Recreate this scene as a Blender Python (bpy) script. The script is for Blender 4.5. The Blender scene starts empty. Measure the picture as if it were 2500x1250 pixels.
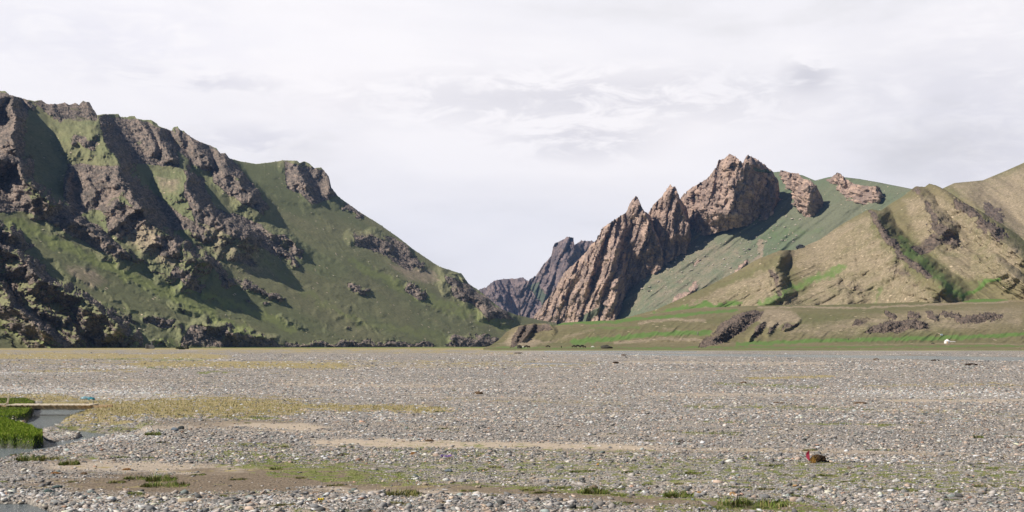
import bpy, bmesh, math, random
import numpy as np
from mathutils import Vector, Matrix

# ------------------------------------------------------------------ camera, sky, sun, exposure
S = bpy.context.scene
COL = S.collection
F, CX, HY, CH = 3434.0, 1250.0, 843.0, 2.1      # focal in photo pixels, centre, horizon row, eye height
cam = bpy.data.objects.new('camera', bpy.data.cameras.new('camera')); COL.objects.link(cam)
cam.location = (0, 0, CH); cam.rotation_euler = (math.radians(90), 0, 0)
cam.data.sensor_width = 36; cam.data.lens = 36*F/2500
cam.data.shift_y = (HY-625)/2500
cam.data.clip_start = .5; cam.data.clip_end = 40000
S.camera = cam
S.view_settings.view_transform = 'Standard'; S.view_settings.look = 'None'
S.view_settings.exposure = 0.2; S.view_settings.gamma = 1; S.view_settings.use_curve_mapping = False

SUN_EL = math.radians(43)
SUN_AZ = math.radians(20)                        # light travels mostly to +X, turned this far toward +Y
lv = Vector((math.cos(SUN_AZ)*math.cos(SUN_EL), math.sin(SUN_AZ)*math.cos(SUN_EL), -math.sin(SUN_EL)))
sun = bpy.data.objects.new('sun', bpy.data.lights.new('sun', 'SUN')); COL.objects.link(sun)
sun.data.energy = 5.0; sun.data.angle = math.radians(.5); sun.data.color = (1, .94, .85)
sun.rotation_euler = lv.to_track_quat('-Z', 'Y').to_euler()

W = bpy.data.worlds.new('World'); S.world = W; W.use_nodes = True
def world():
    nt = W.node_tree; nt.nodes.clear()
    N = lambda t, **k: mk(nt, t, **k)
    L = nt.links.new
    out = N('ShaderNodeOutputWorld'); bg = N('ShaderNodeBackground')
    sky = N('ShaderNodeTexSky'); sky.sky_type = 'NISHITA'; sky.sun_disc = False
    sky.sun_elevation = SUN_EL; sky.sun_rotation = math.atan2(-lv.x, -lv.y); sky.altitude = 3000
    tc = N('ShaderNodeTexCoord')
    mp = N('ShaderNodeMapping'); mp.inputs['Scale'].default_value = (2.6, 2.6, 8)
    L(tc.outputs['Generated'], mp.inputs['Vector'])
    n1 = N('ShaderNodeTexNoise'); n1.inputs['Scale'].default_value = 1.3; n1.inputs['Detail'].default_value = 9
    n1.inputs['Roughness'].default_value = .56; n1.inputs['Distortion'].default_value = .25
    L(mp.outputs[0], n1.inputs['Vector'])
    n2 = N('ShaderNodeTexNoise'); n2.inputs['Scale'].default_value = .55; n2.inputs['Detail'].default_value = 4
    L(mp.outputs[0], n2.inputs['Vector'])
    r1 = ramp(nt, [(.34, (.75, .735, .75)), (.46, (.86, .84, .865)), (.60, (.92, .895, .91))]); L(n1.outputs[0], r1.inputs[0])
    r2 = ramp(nt, [(.35, (.88, .885, .95)), (.55, (1, 1, 1)), (.75, (1.03, 1.015, 1.0))]); L(n2.outputs[0], r2.inputs[0])
    mx = N('ShaderNodeMix', data_type='RGBA', blend_type='MULTIPLY'); mx.inputs[0].default_value = 1
    L(r1.outputs[0], mx.inputs[6]); L(r2.outputs[0], mx.inputs[7])
    sp = N('ShaderNodeSeparateXYZ'); L(tc.outputs['Generated'], sp.inputs[0])
    ns = N('ShaderNodeTexNoise'); ns.inputs['Scale'].default_value = 9; ns.inputs['Detail'].default_value = 10; ns.inputs['Roughness'].default_value = .62; ns.inputs['Distortion'].default_value = .5
    L(mp.outputs[0], ns.inputs['Vector'])
    cur = mx.outputs[2]
    for (cx_, cy_, sx_, sy_, k_, lo_, hi_) in ((1430, 240, .18, .022, .80, .40, .58), (1975, 178, .018, .014, .78, .40, .56), (1420, 345, .06, .016, .80, .42, .60), (620, 345, .04, .012, .86, .42, .6), (2420, 300, .10, .09, .86, .2, .6), (250, 90, .12, .03, .92, .35, .6), (500, 200, .06, .008, .85, .45, .62)):
        vm = N('ShaderNodeVectorMath', operation='SUBTRACT'); L(tc.outputs['Generated'], vm.inputs[0])
        d_ = Vector(((cx_-CX)/F, 1, (HY-cy_)/F)).normalized(); vm.inputs[1].default_value = d_
        vk = N('ShaderNodeVectorMath', operation='MULTIPLY'); L(vm.outputs[0], vk.inputs[0]); vk.inputs[1].default_value = (1/sx_, 2, 1/sy_)
        vl = N('ShaderNodeVectorMath', operation='LENGTH'); L(vk.outputs[0], vl.inputs[0])
        m1 = N('ShaderNodeMapRange', interpolation_type='SMOOTHSTEP'); m1.inputs[1].default_value = 1.5; m1.inputs[2].default_value = 0; L(vl.outputs['Value'], m1.inputs[0])
        m2 = N('ShaderNodeMapRange', interpolation_type='SMOOTHSTEP'); m2.inputs[1].default_value = lo_; m2.inputs[2].default_value = hi_; L(ns.outputs[0], m2.inputs[0])
        m3 = N('ShaderNodeMath', operation='MULTIPLY'); L(m1.outputs[0], m3.inputs[0]); L(m2.outputs[0], m3.inputs[1])
        x_ = N('ShaderNodeMix', data_type='RGBA', blend_type='MULTIPLY'); L(m3.outputs[0], x_.inputs[0]); L(cur, x_.inputs[6]); x_.inputs[7].default_value = (k_, k_*1.005, k_*1.04, 1); cur = x_.outputs[2]
    mr = N('ShaderNodeMapRange', interpolation_type='SMOOTHSTEP'); mr.inputs[1].default_value = .62; mr.inputs[2].default_value = .88
    L(sp.outputs[1], mr.inputs[0])
    sc = N('ShaderNodeMix', data_type='RGBA', blend_type='MULTIPLY'); sc.inputs[0].default_value = 1
    L(sky.outputs[0], sc.inputs[6]); sc.inputs[7].default_value = (.054, .055, .056, 1)
    fin = N('ShaderNodeMix', data_type='RGBA'); L(mr.outputs[0], fin.inputs[0])
    L(sc.outputs[2], fin.inputs[6]); L(cur, fin.inputs[7])
    L(fin.outputs[2], bg.inputs[0]); bg.inputs[1].default_value = 1.0
    L(bg.outputs[0], out.inputs[0])

def mk(nt, t, **k):
    n = nt.nodes.new(t)
    for a, b in k.items(): setattr(n, a, b)
    return n
def ramp(nt, stops, interp='LINEAR'):
    r = nt.nodes.new('ShaderNodeValToRGB'); e = r.color_ramp.elements; r.color_ramp.interpolation = interp
    while len(e) < len(stops): e.new(.5)
    for i, (p, c) in enumerate(stops):
        e[i].position = p; e[i].color = (*c, 1) if len(c) == 3 else c
    return r
world()

# ------------------------------------------------------------------ helpers
rng = np.random.default_rng(7)
_perm = rng.permutation(256); _perm = np.concatenate([_perm, _perm, _perm])
_g = rng.normal(size=(256, 3)); _g /= np.linalg.norm(_g, axis=1)[:, None]; _g = _g.astype(np.float32)
def pn(x, y, z=0.0):
    """gradient noise, about -.7 .. .7"""
    x, y, z = np.broadcast_arrays(np.asarray(x, np.float32), np.asarray(y, np.float32), np.asarray(z, np.float32))
    xi = np.floor(x).astype(np.int32); yi = np.floor(y).astype(np.int32); zi = np.floor(z).astype(np.int32)
    xf = x-xi; yf = y-yi; zf = z-zi
    u = xf*xf*xf*(xf*(xf*6-15)+10); v = yf*yf*yf*(yf*(yf*6-15)+10); w = zf*zf*zf*(zf*(zf*6-15)+10)
    def c(i, j, k):
        h = _perm[_perm[_perm[(xi+i) & 255]+((yi+j) & 255)]+((zi+k) & 255)]
        g = _g[h]
        return g[..., 0]*(xf-i)+g[..., 1]*(yf-j)+g[..., 2]*(zf-k)
    def lx(j, k): a = c(0, j, k); return a+u*(c(1, j, k)-a)
    def ly(k): a = lx(0, k); return a+v*(lx(1, k)-a)
    a = ly(0); return a+w*(ly(1)-a)
def fbm(x, y, z=0.0, o=4, g=.5):
    s = 0; a = 1; f = 1
    for i in range(o): s = s+a*pn(x*f+i*17.3, y*f+i*5.1, np.asarray(z)*f+i*9.7); a *= g; f *= 2.03
    return s
def rid(x, y, z=0.0, o=4, g=.5):
    s = 0; a = 1; f = 1; n = 0
    for i in range(o):
        s = s+a*(1-2.2*np.abs(pn(x*f+i*31.7, y*f+i*3.3, np.asarray(z)*f+i*7.1))); n += a; a *= g; f *= 2.1
    return s/n
def sst(a, b, x): t = np.clip((x-a)/(b-a), 0, 1); return t*t*(3-2*t)
def seg(px, py, pts, ys=1.0, xs=1.0):
    """distance to polyline, signed side (+ right of / below a line that runs down-right), parameter along it"""
    best = np.full(px.shape, 1e9, np.float32); side = np.zeros(px.shape, np.float32); par = np.zeros(px.shape, np.float32)
    for i in range(len(pts)-1):
        x0, y0 = pts[i][0]*xs, pts[i][1]*ys; x1, y1 = pts[i+1][0]*xs, pts[i+1][1]*ys
        dx, dy = x1-x0, y1-y0; l2 = dx*dx+dy*dy+1e-6
        t = np.clip(((px*xs-x0)*dx+(py*ys-y0)*dy)/l2, 0, 1)
        d = np.hypot(px*xs-x0-t*dx, py*ys-y0-t*dy)
        s = (px*xs-x0)*dy-(py*ys-y0)*dx
        m = d < best
        best = np.where(m, d, best); side = np.where(m, s/(np.sqrt(l2)*(d+.01)), side); par = np.where(m, i+t, par)
    return best, side, par
def facets(X, Y, Z, k=.8, seed=0.0):
    """blocky broken-rock relief: each cell of a 3D Voronoi diagram is a tilted plane; returns height and a per-block tone"""
    X = np.asarray(X, np.float32)+seed; Y = np.asarray(Y, np.float32); Z = np.asarray(Z, np.float32)
    xi = np.floor(X).astype(np.int32); yi = np.floor(Y).astype(np.int32); zi = np.floor(Z).astype(np.int32)
    best = np.full(X.shape, 1e9, np.float32); h_ = np.zeros(X.shape, np.float32); tone = np.zeros(X.shape, np.float32)
    U = _g*.5+.5
    for i in (-1, 0, 1):
        for j in (-1, 0, 1):
            for l in (-1, 0, 1):
                h = _perm[_perm[_perm[(xi+i) & 255]+((yi+j) & 255)]+((zi+l) & 255)]
                c = U[h]; dx = X-(xi+i+c[..., 0]); dy = Y-(yi+j+c[..., 1]); dz = Z-(zi+l+c[..., 2])
                d = dx*dx+dy*dy+dz*dz; m = d < best
                g = _g[(h+91) & 255]
                hh = k*(g[..., 0]*dx+g[..., 1]*dy+g[..., 2]*dz)+.45*g[..., 1]
                best = np.where(m, d, best); h_ = np.where(m, hh, h_); tone = np.where(m, g[..., 2], tone)
    return h_, tone
def inpoly(px, py, poly):
    ins = np.zeros(px.shape, bool); n = len(poly)
    for i in range(n):
        x0, y0 = poly[i]; x1, y1 = poly[(i+1) % n]
        if y0 == y1: continue
        c = ((y0 > py) != (y1 > py)) & (px < (x1-x0)*(py-y0)/(y1-y0)+x0)
        ins ^= c
    return ins
def polysoft(px, py, poly, w, ys=1.0):
    """1 inside, falling to 0 w pixels outside"""
    d, _, _ = seg(px, py, list(poly)+[poly[0]], ys)
    ins = inpoly(px, py, poly)
    return sst(-w, w, np.where(ins, d, -d))

def newmesh(name, V, Fq, mat, attrs=None, parent=None, smooth=False):
    me = bpy.data.meshes.new(name)
    V = np.ascontiguousarray(V, np.float32); Fq = np.ascontiguousarray(Fq, np.int32)
    me.vertices.add(len(V)); me.vertices.foreach_set('co', V.ravel())
    k = Fq.shape[1]
    me.loops.add(Fq.size); me.loops.foreach_set('vertex_index', Fq.ravel())
    me.polygons.add(len(Fq)); me.polygons.foreach_set('loop_start', np.arange(0, Fq.size, k, dtype=np.int32))
    if smooth: me.polygons.foreach_set('use_smooth', np.ones(len(Fq), bool))
    me.update(calc_edges=True)
    for n, A in (attrs or {}).items():
        at = me.attributes.new(n, 'FLOAT_COLOR', 'POINT')
        C4 = np.ones((len(V), 4), np.float32); C4[:, :A.shape[1]] = A
        at.data.foreach_set('color', C4.ravel())
    if mat: me.materials.append(mat)
    o = bpy.data.objects.new(name, me); COL.objects.link(o)
    if parent: o.parent = parent
    return o
def tag(o, label=None, cat=None, group=None, kind=None):
    if label: o['label'] = label
    if cat: o['category'] = cat
    if group: o['group'] = group
    if kind: o['kind'] = kind
    return o
def empty(name, loc, rz=0):
    o = bpy.data.objects.new(name, None); COL.objects.link(o); o.location = loc; o.rotation_euler = (0, 0, rz)
    o.empty_display_size = .1
    return o
def grid_faces(nr, nc):
    i = np.arange(nr*nc).reshape(nr, nc)
    return np.stack([i[:-1, :-1].ravel(), i[:-1, 1:].ravel(), i[1:, 1:].ravel(), i[1:, :-1].ravel()], 1)
def unproj(px, py, D): return np.stack([(px-CX)/F*D, D, CH+(HY-py)/F*D], -1)
def gd(py): return F*CH/(np.asarray(py, float)-HY)        # distance of flat ground seen at row py

# ------------------------------------------------------------------ materials
def simple(name, col, rough=.85, var=.25, scale=20, bump=.3, bdist=.01, metallic=0, vec='Object'):
    m = bpy.data.materials.new(name); m.use_nodes = True; nt = m.node_tree
    b = nt.nodes['Principled BSDF']; L = nt.links.new
    tc = mk(nt, 'ShaderNodeTexCoord'); n = mk(nt, 'ShaderNodeTexNoise'); n.inputs['Scale'].default_value = scale; n.inputs['Detail'].default_value = 6
    L(tc.outputs[vec], n.inputs['Vector'])
    r = ramp(nt, [(.3, tuple(c*(1-var) for c in col)), (.7, tuple(min(1, c*(1+var)) for c in col))]); L(n.outputs[0], r.inputs[0])
    L(r.outputs[0], b.inputs['Base Color']); b.inputs['Roughness'].default_value = rough; b.inputs['Metallic'].default_value = metallic
    b.inputs['Specular IOR Level'].default_value = .25
    bm_ = mk(nt, 'ShaderNodeBump'); bm_.inputs['Strength'].default_value = bump; bm_.inputs['Distance'].default_value = bdist
    L(n.outputs[0], bm_.inputs['Height']); L(bm_.outputs[0], b.inputs['Normal'])
    return m
def vcol(name, rough=.85, trans=0, attr='col'):
    m = bpy.data.materials.new(name); m.use_nodes = True; nt = m.node_tree; b = nt.nodes['Principled BSDF']
    a = mk(nt, 'ShaderNodeAttribute'); a.attribute_name = attr
    nt.links.new(a.outputs['Color'], b.inputs['Base Color']); b.inputs['Roughness'].default_value = rough
    b.inputs['Specular IOR Level'].default_value = .2
    return m

def slope_mat(name, grass, grass2, dry, lush, rock1, rock2, rs=.05, bd=2.0, speck=.5):
    """rock / dry / lush masks live in the attribute 'mask'; fine breakup is 3D noise in metres"""
    m = bpy.data.materials.new(name); m.use_nodes = True; nt = m.node_tree; L = nt.links.new
    b = nt.nodes['Principled BSDF']; b.inputs['Roughness'].default_value = .95; b.inputs['Specular IOR Level'].default_value = .08
    a = mk(nt, 'ShaderNodeAttribute'); a.attribute_name = 'mask'
    sp = mk(nt, 'ShaderNodeSeparateColor'); L(a.outputs['Color'], sp.inputs[0])
    tc = mk(nt, 'ShaderNodeTexCoord')
    def noise(scale, det=5, rough=.6, sc=(1, 1, 1)):
        mp = mk(nt, 'ShaderNodeMapping'); mp.inputs['Scale'].default_value = sc; L(tc.outputs['Object'], mp.inputs[0])
        n = mk(nt, 'ShaderNodeTexNoise'); n.inputs['Scale'].default_value = scale; n.inputs['Detail'].default_value = det; n.inputs['Roughness'].default_value = rough
        L(mp.outputs[0], n.inputs['Vector']); return n.outputs[0]
    def mix(f, c1, c2):
        x = mk(nt, 'ShaderNodeMix', data_type='RGBA'); 
        for s, c in ((6, c1), (7, c2)):
            if isinstance(c, tuple): x.inputs[s].default_value = (*c, 1)
            else: L(c, x.inputs[s])
        if isinstance(f, float): x.inputs[0].default_value = f
        else: L(f, x.inputs[0])
        return x.outputs[2]
    def rng_(v, lo, hi):
        r = mk(nt, 'ShaderNodeMapRange', interpolation_type='SMOOTHSTEP'); r.inputs[1].default_value = lo; r.inputs[2].default_value = hi
        L(v, r.inputs[0]); return r.outputs[0]
    def add(v, w, k):                               # v + k*(w-.5)
        x = mk(nt, 'ShaderNodeMath', operation='MULTIPLY_ADD'); L(w, x.inputs[0]); x.inputs[1].default_value = k
        y = mk(nt, 'ShaderNodeMath', operation='ADD'); y.inputs[1].default_value = -k/2; L(v, y.inputs[0]); L(y.outputs[0], x.inputs[2]); return x.outputs[0]
    nb = noise(.006, 6); nm = noise(.05, 6, .65); nf = noise(.22, 5, .7)
    g = mix(rng_(nb, .38, .62), grass, grass2)
    g = mix(rng_(add(sp.outputs[1], nm, .9), .3, .8), g, dry)
    nsp = noise(.45, 3, .8)
    pal = tuple(min(1, c*1.75) for c in dry)
    dk = tuple(c*.6 for c in grass2)
    f1 = mk(nt, 'ShaderNodeMath', operation='MULTIPLY'); L(rng_(nsp, .53, .64), f1.inputs[0]); L(rng_(sp.outputs[1], .15, .8), f1.inputs[1])
    f1b = mk(nt, 'ShaderNodeMath', operation='MULTIPLY'); L(f1.outputs[0], f1b.inputs[0]); f1b.inputs[1].default_value = speck
    g = mix(f1b.outputs[0], g, pal)
    f2 = mk(nt, 'ShaderNodeMath', operation='MULTIPLY'); L(rng_(nf, .56, .35), f2.inputs[0]); f2.inputs[1].default_value = .55
    g = mix(f2.outputs[0], g, dk)
    vo = mk(nt, 'ShaderNodeTexVoronoi'); vo.inputs['Scale'].default_value = .13; L(tc.outputs['Object'], vo.inputs['Vector'])       # loose stones and low shrubs
    vs = mk(nt, 'ShaderNodeSeparateColor'); L(vo.outputs['Color'], vs.inputs[0])
    th = mk(nt, 'ShaderNodeMath', operation='MULTIPLY'); L(vs.outputs[0], th.inputs[0]); th.inputs[1].default_value = .2
    lt = mk(nt, 'ShaderNodeMath', operation='LESS_THAN'); L(vo.outputs['Distance'], lt.inputs[0]); L(th.outputs[0], lt.inputs[1])
    sc_ = ramp(nt, [(0, dk), (.62, tuple(c*.6 for c in dk)), (.63, pal)], 'CONSTANT'); L(vs.outputs[1], sc_.inputs[0])
    g = mix(lt.outputs[0], g, sc_.outputs[0])
    g = mix(rng_(add(sp.outputs[2], nm, .5), .25, .75), g, lush)
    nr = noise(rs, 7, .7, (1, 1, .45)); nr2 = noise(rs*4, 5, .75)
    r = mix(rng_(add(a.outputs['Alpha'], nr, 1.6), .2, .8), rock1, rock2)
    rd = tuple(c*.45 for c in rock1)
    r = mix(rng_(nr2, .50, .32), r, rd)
    fr = rng_(add(sp.outputs[0], nf, .5), .38, .58)
    c = mix(fr, g, r)
    L(c, b.inputs['Base Color'])
    bp = mk(nt, 'ShaderNodeBump'); bp.inputs['Distance'].default_value = bd; bp.inputs['Strength'].default_value = .8
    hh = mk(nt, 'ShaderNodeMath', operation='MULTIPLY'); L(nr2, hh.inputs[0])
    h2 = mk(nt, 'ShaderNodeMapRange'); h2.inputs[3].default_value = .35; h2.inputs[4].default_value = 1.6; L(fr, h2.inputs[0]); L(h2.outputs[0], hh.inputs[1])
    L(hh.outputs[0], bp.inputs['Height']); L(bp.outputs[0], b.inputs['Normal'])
    return m

# ------------------------------------------------------------------ relief layers (each a terrain surface at its own distance)
LAYERS = {}
def layer(name, top, bot, depth, feats, mat, step=2.0, paint=(), rockA=5.0, rockS=22.0, vstr=1.0, softA=2.0, softS=90.0,
          autor=(.62, .48), rim=0.0, jag=0.0, fins=(), outc=(0, 0), seed=0.0, shear=0.0, streak=None, wobk=1.0, ledge=.35, streaks=()):
    tx = np.array([p[0] for p in top], float); ty = np.array([p[1] for p in top], float)
    bx = np.array([p[0] for p in bot], float); by = np.array([p[1] for p in bot], float)
    xs = np.arange(tx[0], tx[-1]+.01, step)
    yt = np.interp(xs, tx, ty); yb = np.interp(xs, bx, by)
    if jag:
        yt = yt-jag*(rid(xs/9+seed, seed, 0, 3)-.4)-jag*1.3*sst(.1, .5, fbm(xs/3.2, seed, 0, 2))
    yb = np.maximum(yb, yt+1)
    nr = int(np.max(yb-yt)/step)+2
    v = np.linspace(0, 1, nr)[:, None]
    PX = np.broadcast_to(xs[None, :], (nr, len(xs))).astype(np.float32)
    PY = (yt[None, :]*(1-v)+yb[None, :]*v).astype(np.float32)      # row 0 = crest
    D = depth(PX, PY).astype(np.float32)
    rel = np.zeros_like(D); rock = np.zeros_like(D)
    wob = fbm(PX/38+seed, PY/38, 0, 4)                              # bends the traced lines into natural ones
    wob2 = fbm(PX/38+seed+50, PY/38+9, 0, 4)
    brk = fbm(PX/11+seed, PY/11, 3, 3); brk2 = fbm(PX/24+seed, PY/24, 7, 3)
    for ft in feats:
        pts, d, wl, wr, rk = ft[:5]
        px_ = PX+wob*9*wobk; py_ = PY+wob2*9*wobk
        dist, side, par = seg(px_, py_, pts)
        if isinstance(d, (tuple, list)): dd = np.interp(par, np.arange(len(d)), d)
        else: dd = d*np.interp(par, [0, .4, len(pts)-1.6, len(pts)-1], [.55, 1, 1, .35]) if len(pts) > 2 else d
        sb = np.clip(side*.5+.5, 0, 1)
        w = wl+(wr-wl)*sb
        p = 1-np.clip(dist/w, 0, 1); p = p**1.25+(p*p*(3-2*p)-p**1.25)*sb
        if rk > 0: p = p*(1+min(.35, 9.0/(max(d) if isinstance(d, (tuple, list)) else d))*brk2)
        rel = np.maximum(rel, dd*p)+.15*np.minimum(rel, dd*p)
        rock = np.maximum(rock, rk*sst(1.0, .35, dist/(min(wl, 28)+(wr*1.1-min(wl, 28))*sb)+brk*.9))
    if fins:
        for (A, su, sv, sh) in fins:
            q = (PX+sh*PY)
            ph = q/su+.8*fbm(q/su*.5+seed, PY/sv*1.3, 0, 4)+seed            # saw-tooth fins: broad faces turned left, short steps turned right
            k_ = np.floor(ph); fr = ph-k_
            am = .12+.88*(np.sin(k_*12.9898+seed)*43758.5 % 1)
            am2 = .35+.65*(np.sin((k_+1)*12.9898+seed)*43758.5 % 1)
            rel = rel+A*am*(fr-.5)*sst(1.0, .84, fr)
    if streak:
        A, su, sv, m_ = streak                                       # broad ribs along the fall line, slope m_ on screen
        q = (PY-m_*PX)/math.hypot(1, m_); t = (PX+m_*PY)/math.hypot(1, m_)
        rel = rel+A*fbm(q/su+seed, t/sv, 0, 3)
    for (A, su, sv, m_, x0_, x1_, w_) in streaks:                    # erosion ribs that run down the fall line
        q = (PY-m_*PX)/math.hypot(1, m_); t = (PX+m_*PY)/math.hypot(1, m_)
        wt_ = sst(x0_-w_, x0_+w_, PX)*sst(x1_+w_, x1_-w_, PX)*sst(0, 50, PY-yt[None, :])
        rel = rel+A*wt_*rid(q/su+seed+.35*wob, t/sv, 0, 2, .4)
    if rim: rel = rel-rim*np.exp(-(PY-yt[None, :])/14)
    P = unproj(PX, PY, D-rel)
    # normals of the smooth relief
    def normals(P):
        du = np.gradient(P, axis=1); dv = np.gradient(P, axis=0)
        n = np.cross(dv, du); n /= np.linalg.norm(n, axis=2)[..., None]+1e-9
        s = np.sign(n[..., 2:3]); s[s == 0] = 1
        return n*np.where(n[..., 1:2] > 0, -1, 1)
    n = normals(P)
    steep = sst(autor[0], autor[1], n[..., 2]) if autor else np.zeros_like(D)
    X, Y, Z = P[..., 0], P[..., 1], P[..., 2]
    big = fbm(X/130+seed, Y/260, Z/90, 4)
    rock = np.clip(rock+steep, 0, 1)
    dry = np.zeros_like(D); lush = np.zeros_like(D)
    if outc[0]:
        oo = fbm(X/48+seed, Y/130, Z/40+3, 4)+.45*big
        o_ = sst(outc[0], outc[0]+.12, oo)
        rock = np.maximum(rock, o_*outc[1]); 
    for (kind, pts, w, val) in paint:
        w_ = polysoft(PX+wob*10, PY+wob2*10, pts, w) if len(pts) > 2 and kind[0] == 'p' else sst(1.15, 0, seg(PX+wob*14*wobk, PY+wob2*14*wobk, pts)[0]/w+brk*.45)
        k = kind[-1]
        if k == 'r': rock = np.maximum(rock, val*w_)
        elif k == 'n': rock = rock*(1-val*w_)
        elif k == 'd': dry = np.maximum(dry, val*w_)
        elif k == 'l': lush = np.maximum(lush, val*w_)
        elif k == 'g': dry = dry*(1-val*w_)
    rock = np.clip(rock*(.9+.7*fbm(X/30, Y/60, Z/25, 3)), 0, 1)
    Xs = X+shear*Z; wx = .12*pn(X/rockS, Y/rockS, Z/rockS)
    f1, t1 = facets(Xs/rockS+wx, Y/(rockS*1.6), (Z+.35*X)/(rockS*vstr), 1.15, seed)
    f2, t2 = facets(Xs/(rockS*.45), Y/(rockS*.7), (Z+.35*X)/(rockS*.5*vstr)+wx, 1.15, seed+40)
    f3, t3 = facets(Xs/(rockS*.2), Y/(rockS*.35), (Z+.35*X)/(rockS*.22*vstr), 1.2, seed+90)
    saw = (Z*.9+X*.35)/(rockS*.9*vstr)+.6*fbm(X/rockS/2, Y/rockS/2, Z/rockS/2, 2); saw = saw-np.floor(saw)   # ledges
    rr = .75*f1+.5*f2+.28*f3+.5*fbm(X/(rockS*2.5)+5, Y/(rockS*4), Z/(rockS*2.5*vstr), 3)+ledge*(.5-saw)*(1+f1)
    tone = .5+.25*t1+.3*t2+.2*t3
    ss = fbm(X/softS, Y/(softS*2), Z/softS+seed, 4)
    nn = n.copy(); nn[..., 2] = nn[..., 2]*.5
    rk_ = sst(.22, .6, rock); disp = rockA*rr*rk_+softA*ss*(1-rk_)
    if outc[0]: disp = disp+outc[1]*rockA*.9*o_
    disp = disp*(.35+.65*sst(0, 22, PY-yt[None, :]))
    P = P+nn*disp[..., None]
    X, Y, Z = P[..., 0], P[..., 1], P[..., 2]
    # a real far side behind the crest, and it ends below the ground
    back = []
    for k in range(1, 7):
        b_ = P[0].copy(); b_[:, 1] += 30*k*1.4; b_[:, 2] -= 22*k*(.8+.1*k); back.append(b_)
    Pall = np.concatenate([np.array(back[::-1]), P], 0)
    P[..., 2] = np.maximum(P[..., 2], -6); Pall[..., 2] = np.maximum(Pall[..., 2], -6)
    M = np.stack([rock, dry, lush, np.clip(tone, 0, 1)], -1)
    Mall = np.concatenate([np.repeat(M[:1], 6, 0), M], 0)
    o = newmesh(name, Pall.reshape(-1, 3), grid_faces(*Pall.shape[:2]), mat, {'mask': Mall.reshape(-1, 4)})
    tag(o, kind='structure')
    LAYERS[name] = (xs, yt, yb, nr, P)
    return o
def on_layer(name, px, py):
    """a point of that terrain that shows at (px, py)"""
    xs, yt, yb, nr, P = LAYERS[name]
    Q = P
    c = np.clip(np.searchsorted(xs, px), 6, len(xs)-7)
    sub = Q[:, c-6:c+7]
    u = CX+F*sub[..., 0]/sub[..., 1]; w = HY-F*(sub[..., 2]-CH)/sub[..., 1]
    e = (u-px)**2+(w-py)**2
    k = np.unravel_index(np.argmin(e), e.shape)
    return Vector(sub[k].tolist())
def plane(a, b, c, k): return lambda PX, PY: k/(a*(PX-CX)/F-b+c*(HY-PY)/F)

# palettes (linear base colours)
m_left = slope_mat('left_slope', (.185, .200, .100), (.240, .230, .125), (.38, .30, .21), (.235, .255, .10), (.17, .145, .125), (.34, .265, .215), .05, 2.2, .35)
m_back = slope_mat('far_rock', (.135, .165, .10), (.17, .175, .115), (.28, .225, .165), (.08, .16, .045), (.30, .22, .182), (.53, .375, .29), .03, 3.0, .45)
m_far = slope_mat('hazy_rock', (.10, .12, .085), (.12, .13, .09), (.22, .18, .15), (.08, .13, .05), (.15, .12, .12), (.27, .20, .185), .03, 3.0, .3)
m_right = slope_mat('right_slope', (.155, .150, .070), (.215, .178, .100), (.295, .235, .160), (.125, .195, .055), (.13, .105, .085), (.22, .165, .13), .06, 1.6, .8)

# left mountain
LT = [(-300, 150), (-80, 205), (0, 222), (13, 223), (23, 232), (69, 244), (84, 247), (102, 245), (115, 255), (143, 254), (159, 251), (169, 257), (184, 252), (193, 257),
      (202, 247), (218, 250), (228, 267), (238, 282), (256, 279), (289, 279), (294, 286), (312, 287), (315, 284), (329, 284), (333, 290), (351, 293), (369, 293), (384, 302),
      (387, 308), (420, 320), (422, 312), (433, 309), (440, 318), (448, 320), (461, 331), (481, 344), (509, 354), (527, 362), (538, 375), (550, 374), (561, 387), (589, 395),
      (625, 401), (660, 397), (695, 392), (725, 393), (731, 399), (742, 394), (754, 399), (767, 411), (784, 409), (803, 431), (807, 456), (827, 481), (877, 517), (928, 549),
      (988, 592), (1009, 609), (1072, 651), (1106, 662), (1127, 668), (1144, 693), (1170, 710), (1225, 755), (1263, 770), (1300, 778), (1360, 790)]
LB = [(-300, 853), (0, 852), (600, 851), (1360, 851)]
def dleft(PX, PY):
    D = plane(.5, .2, .85, -400)(PX, PY)
    return D-60*sst(700, 850, PY)*0
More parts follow.
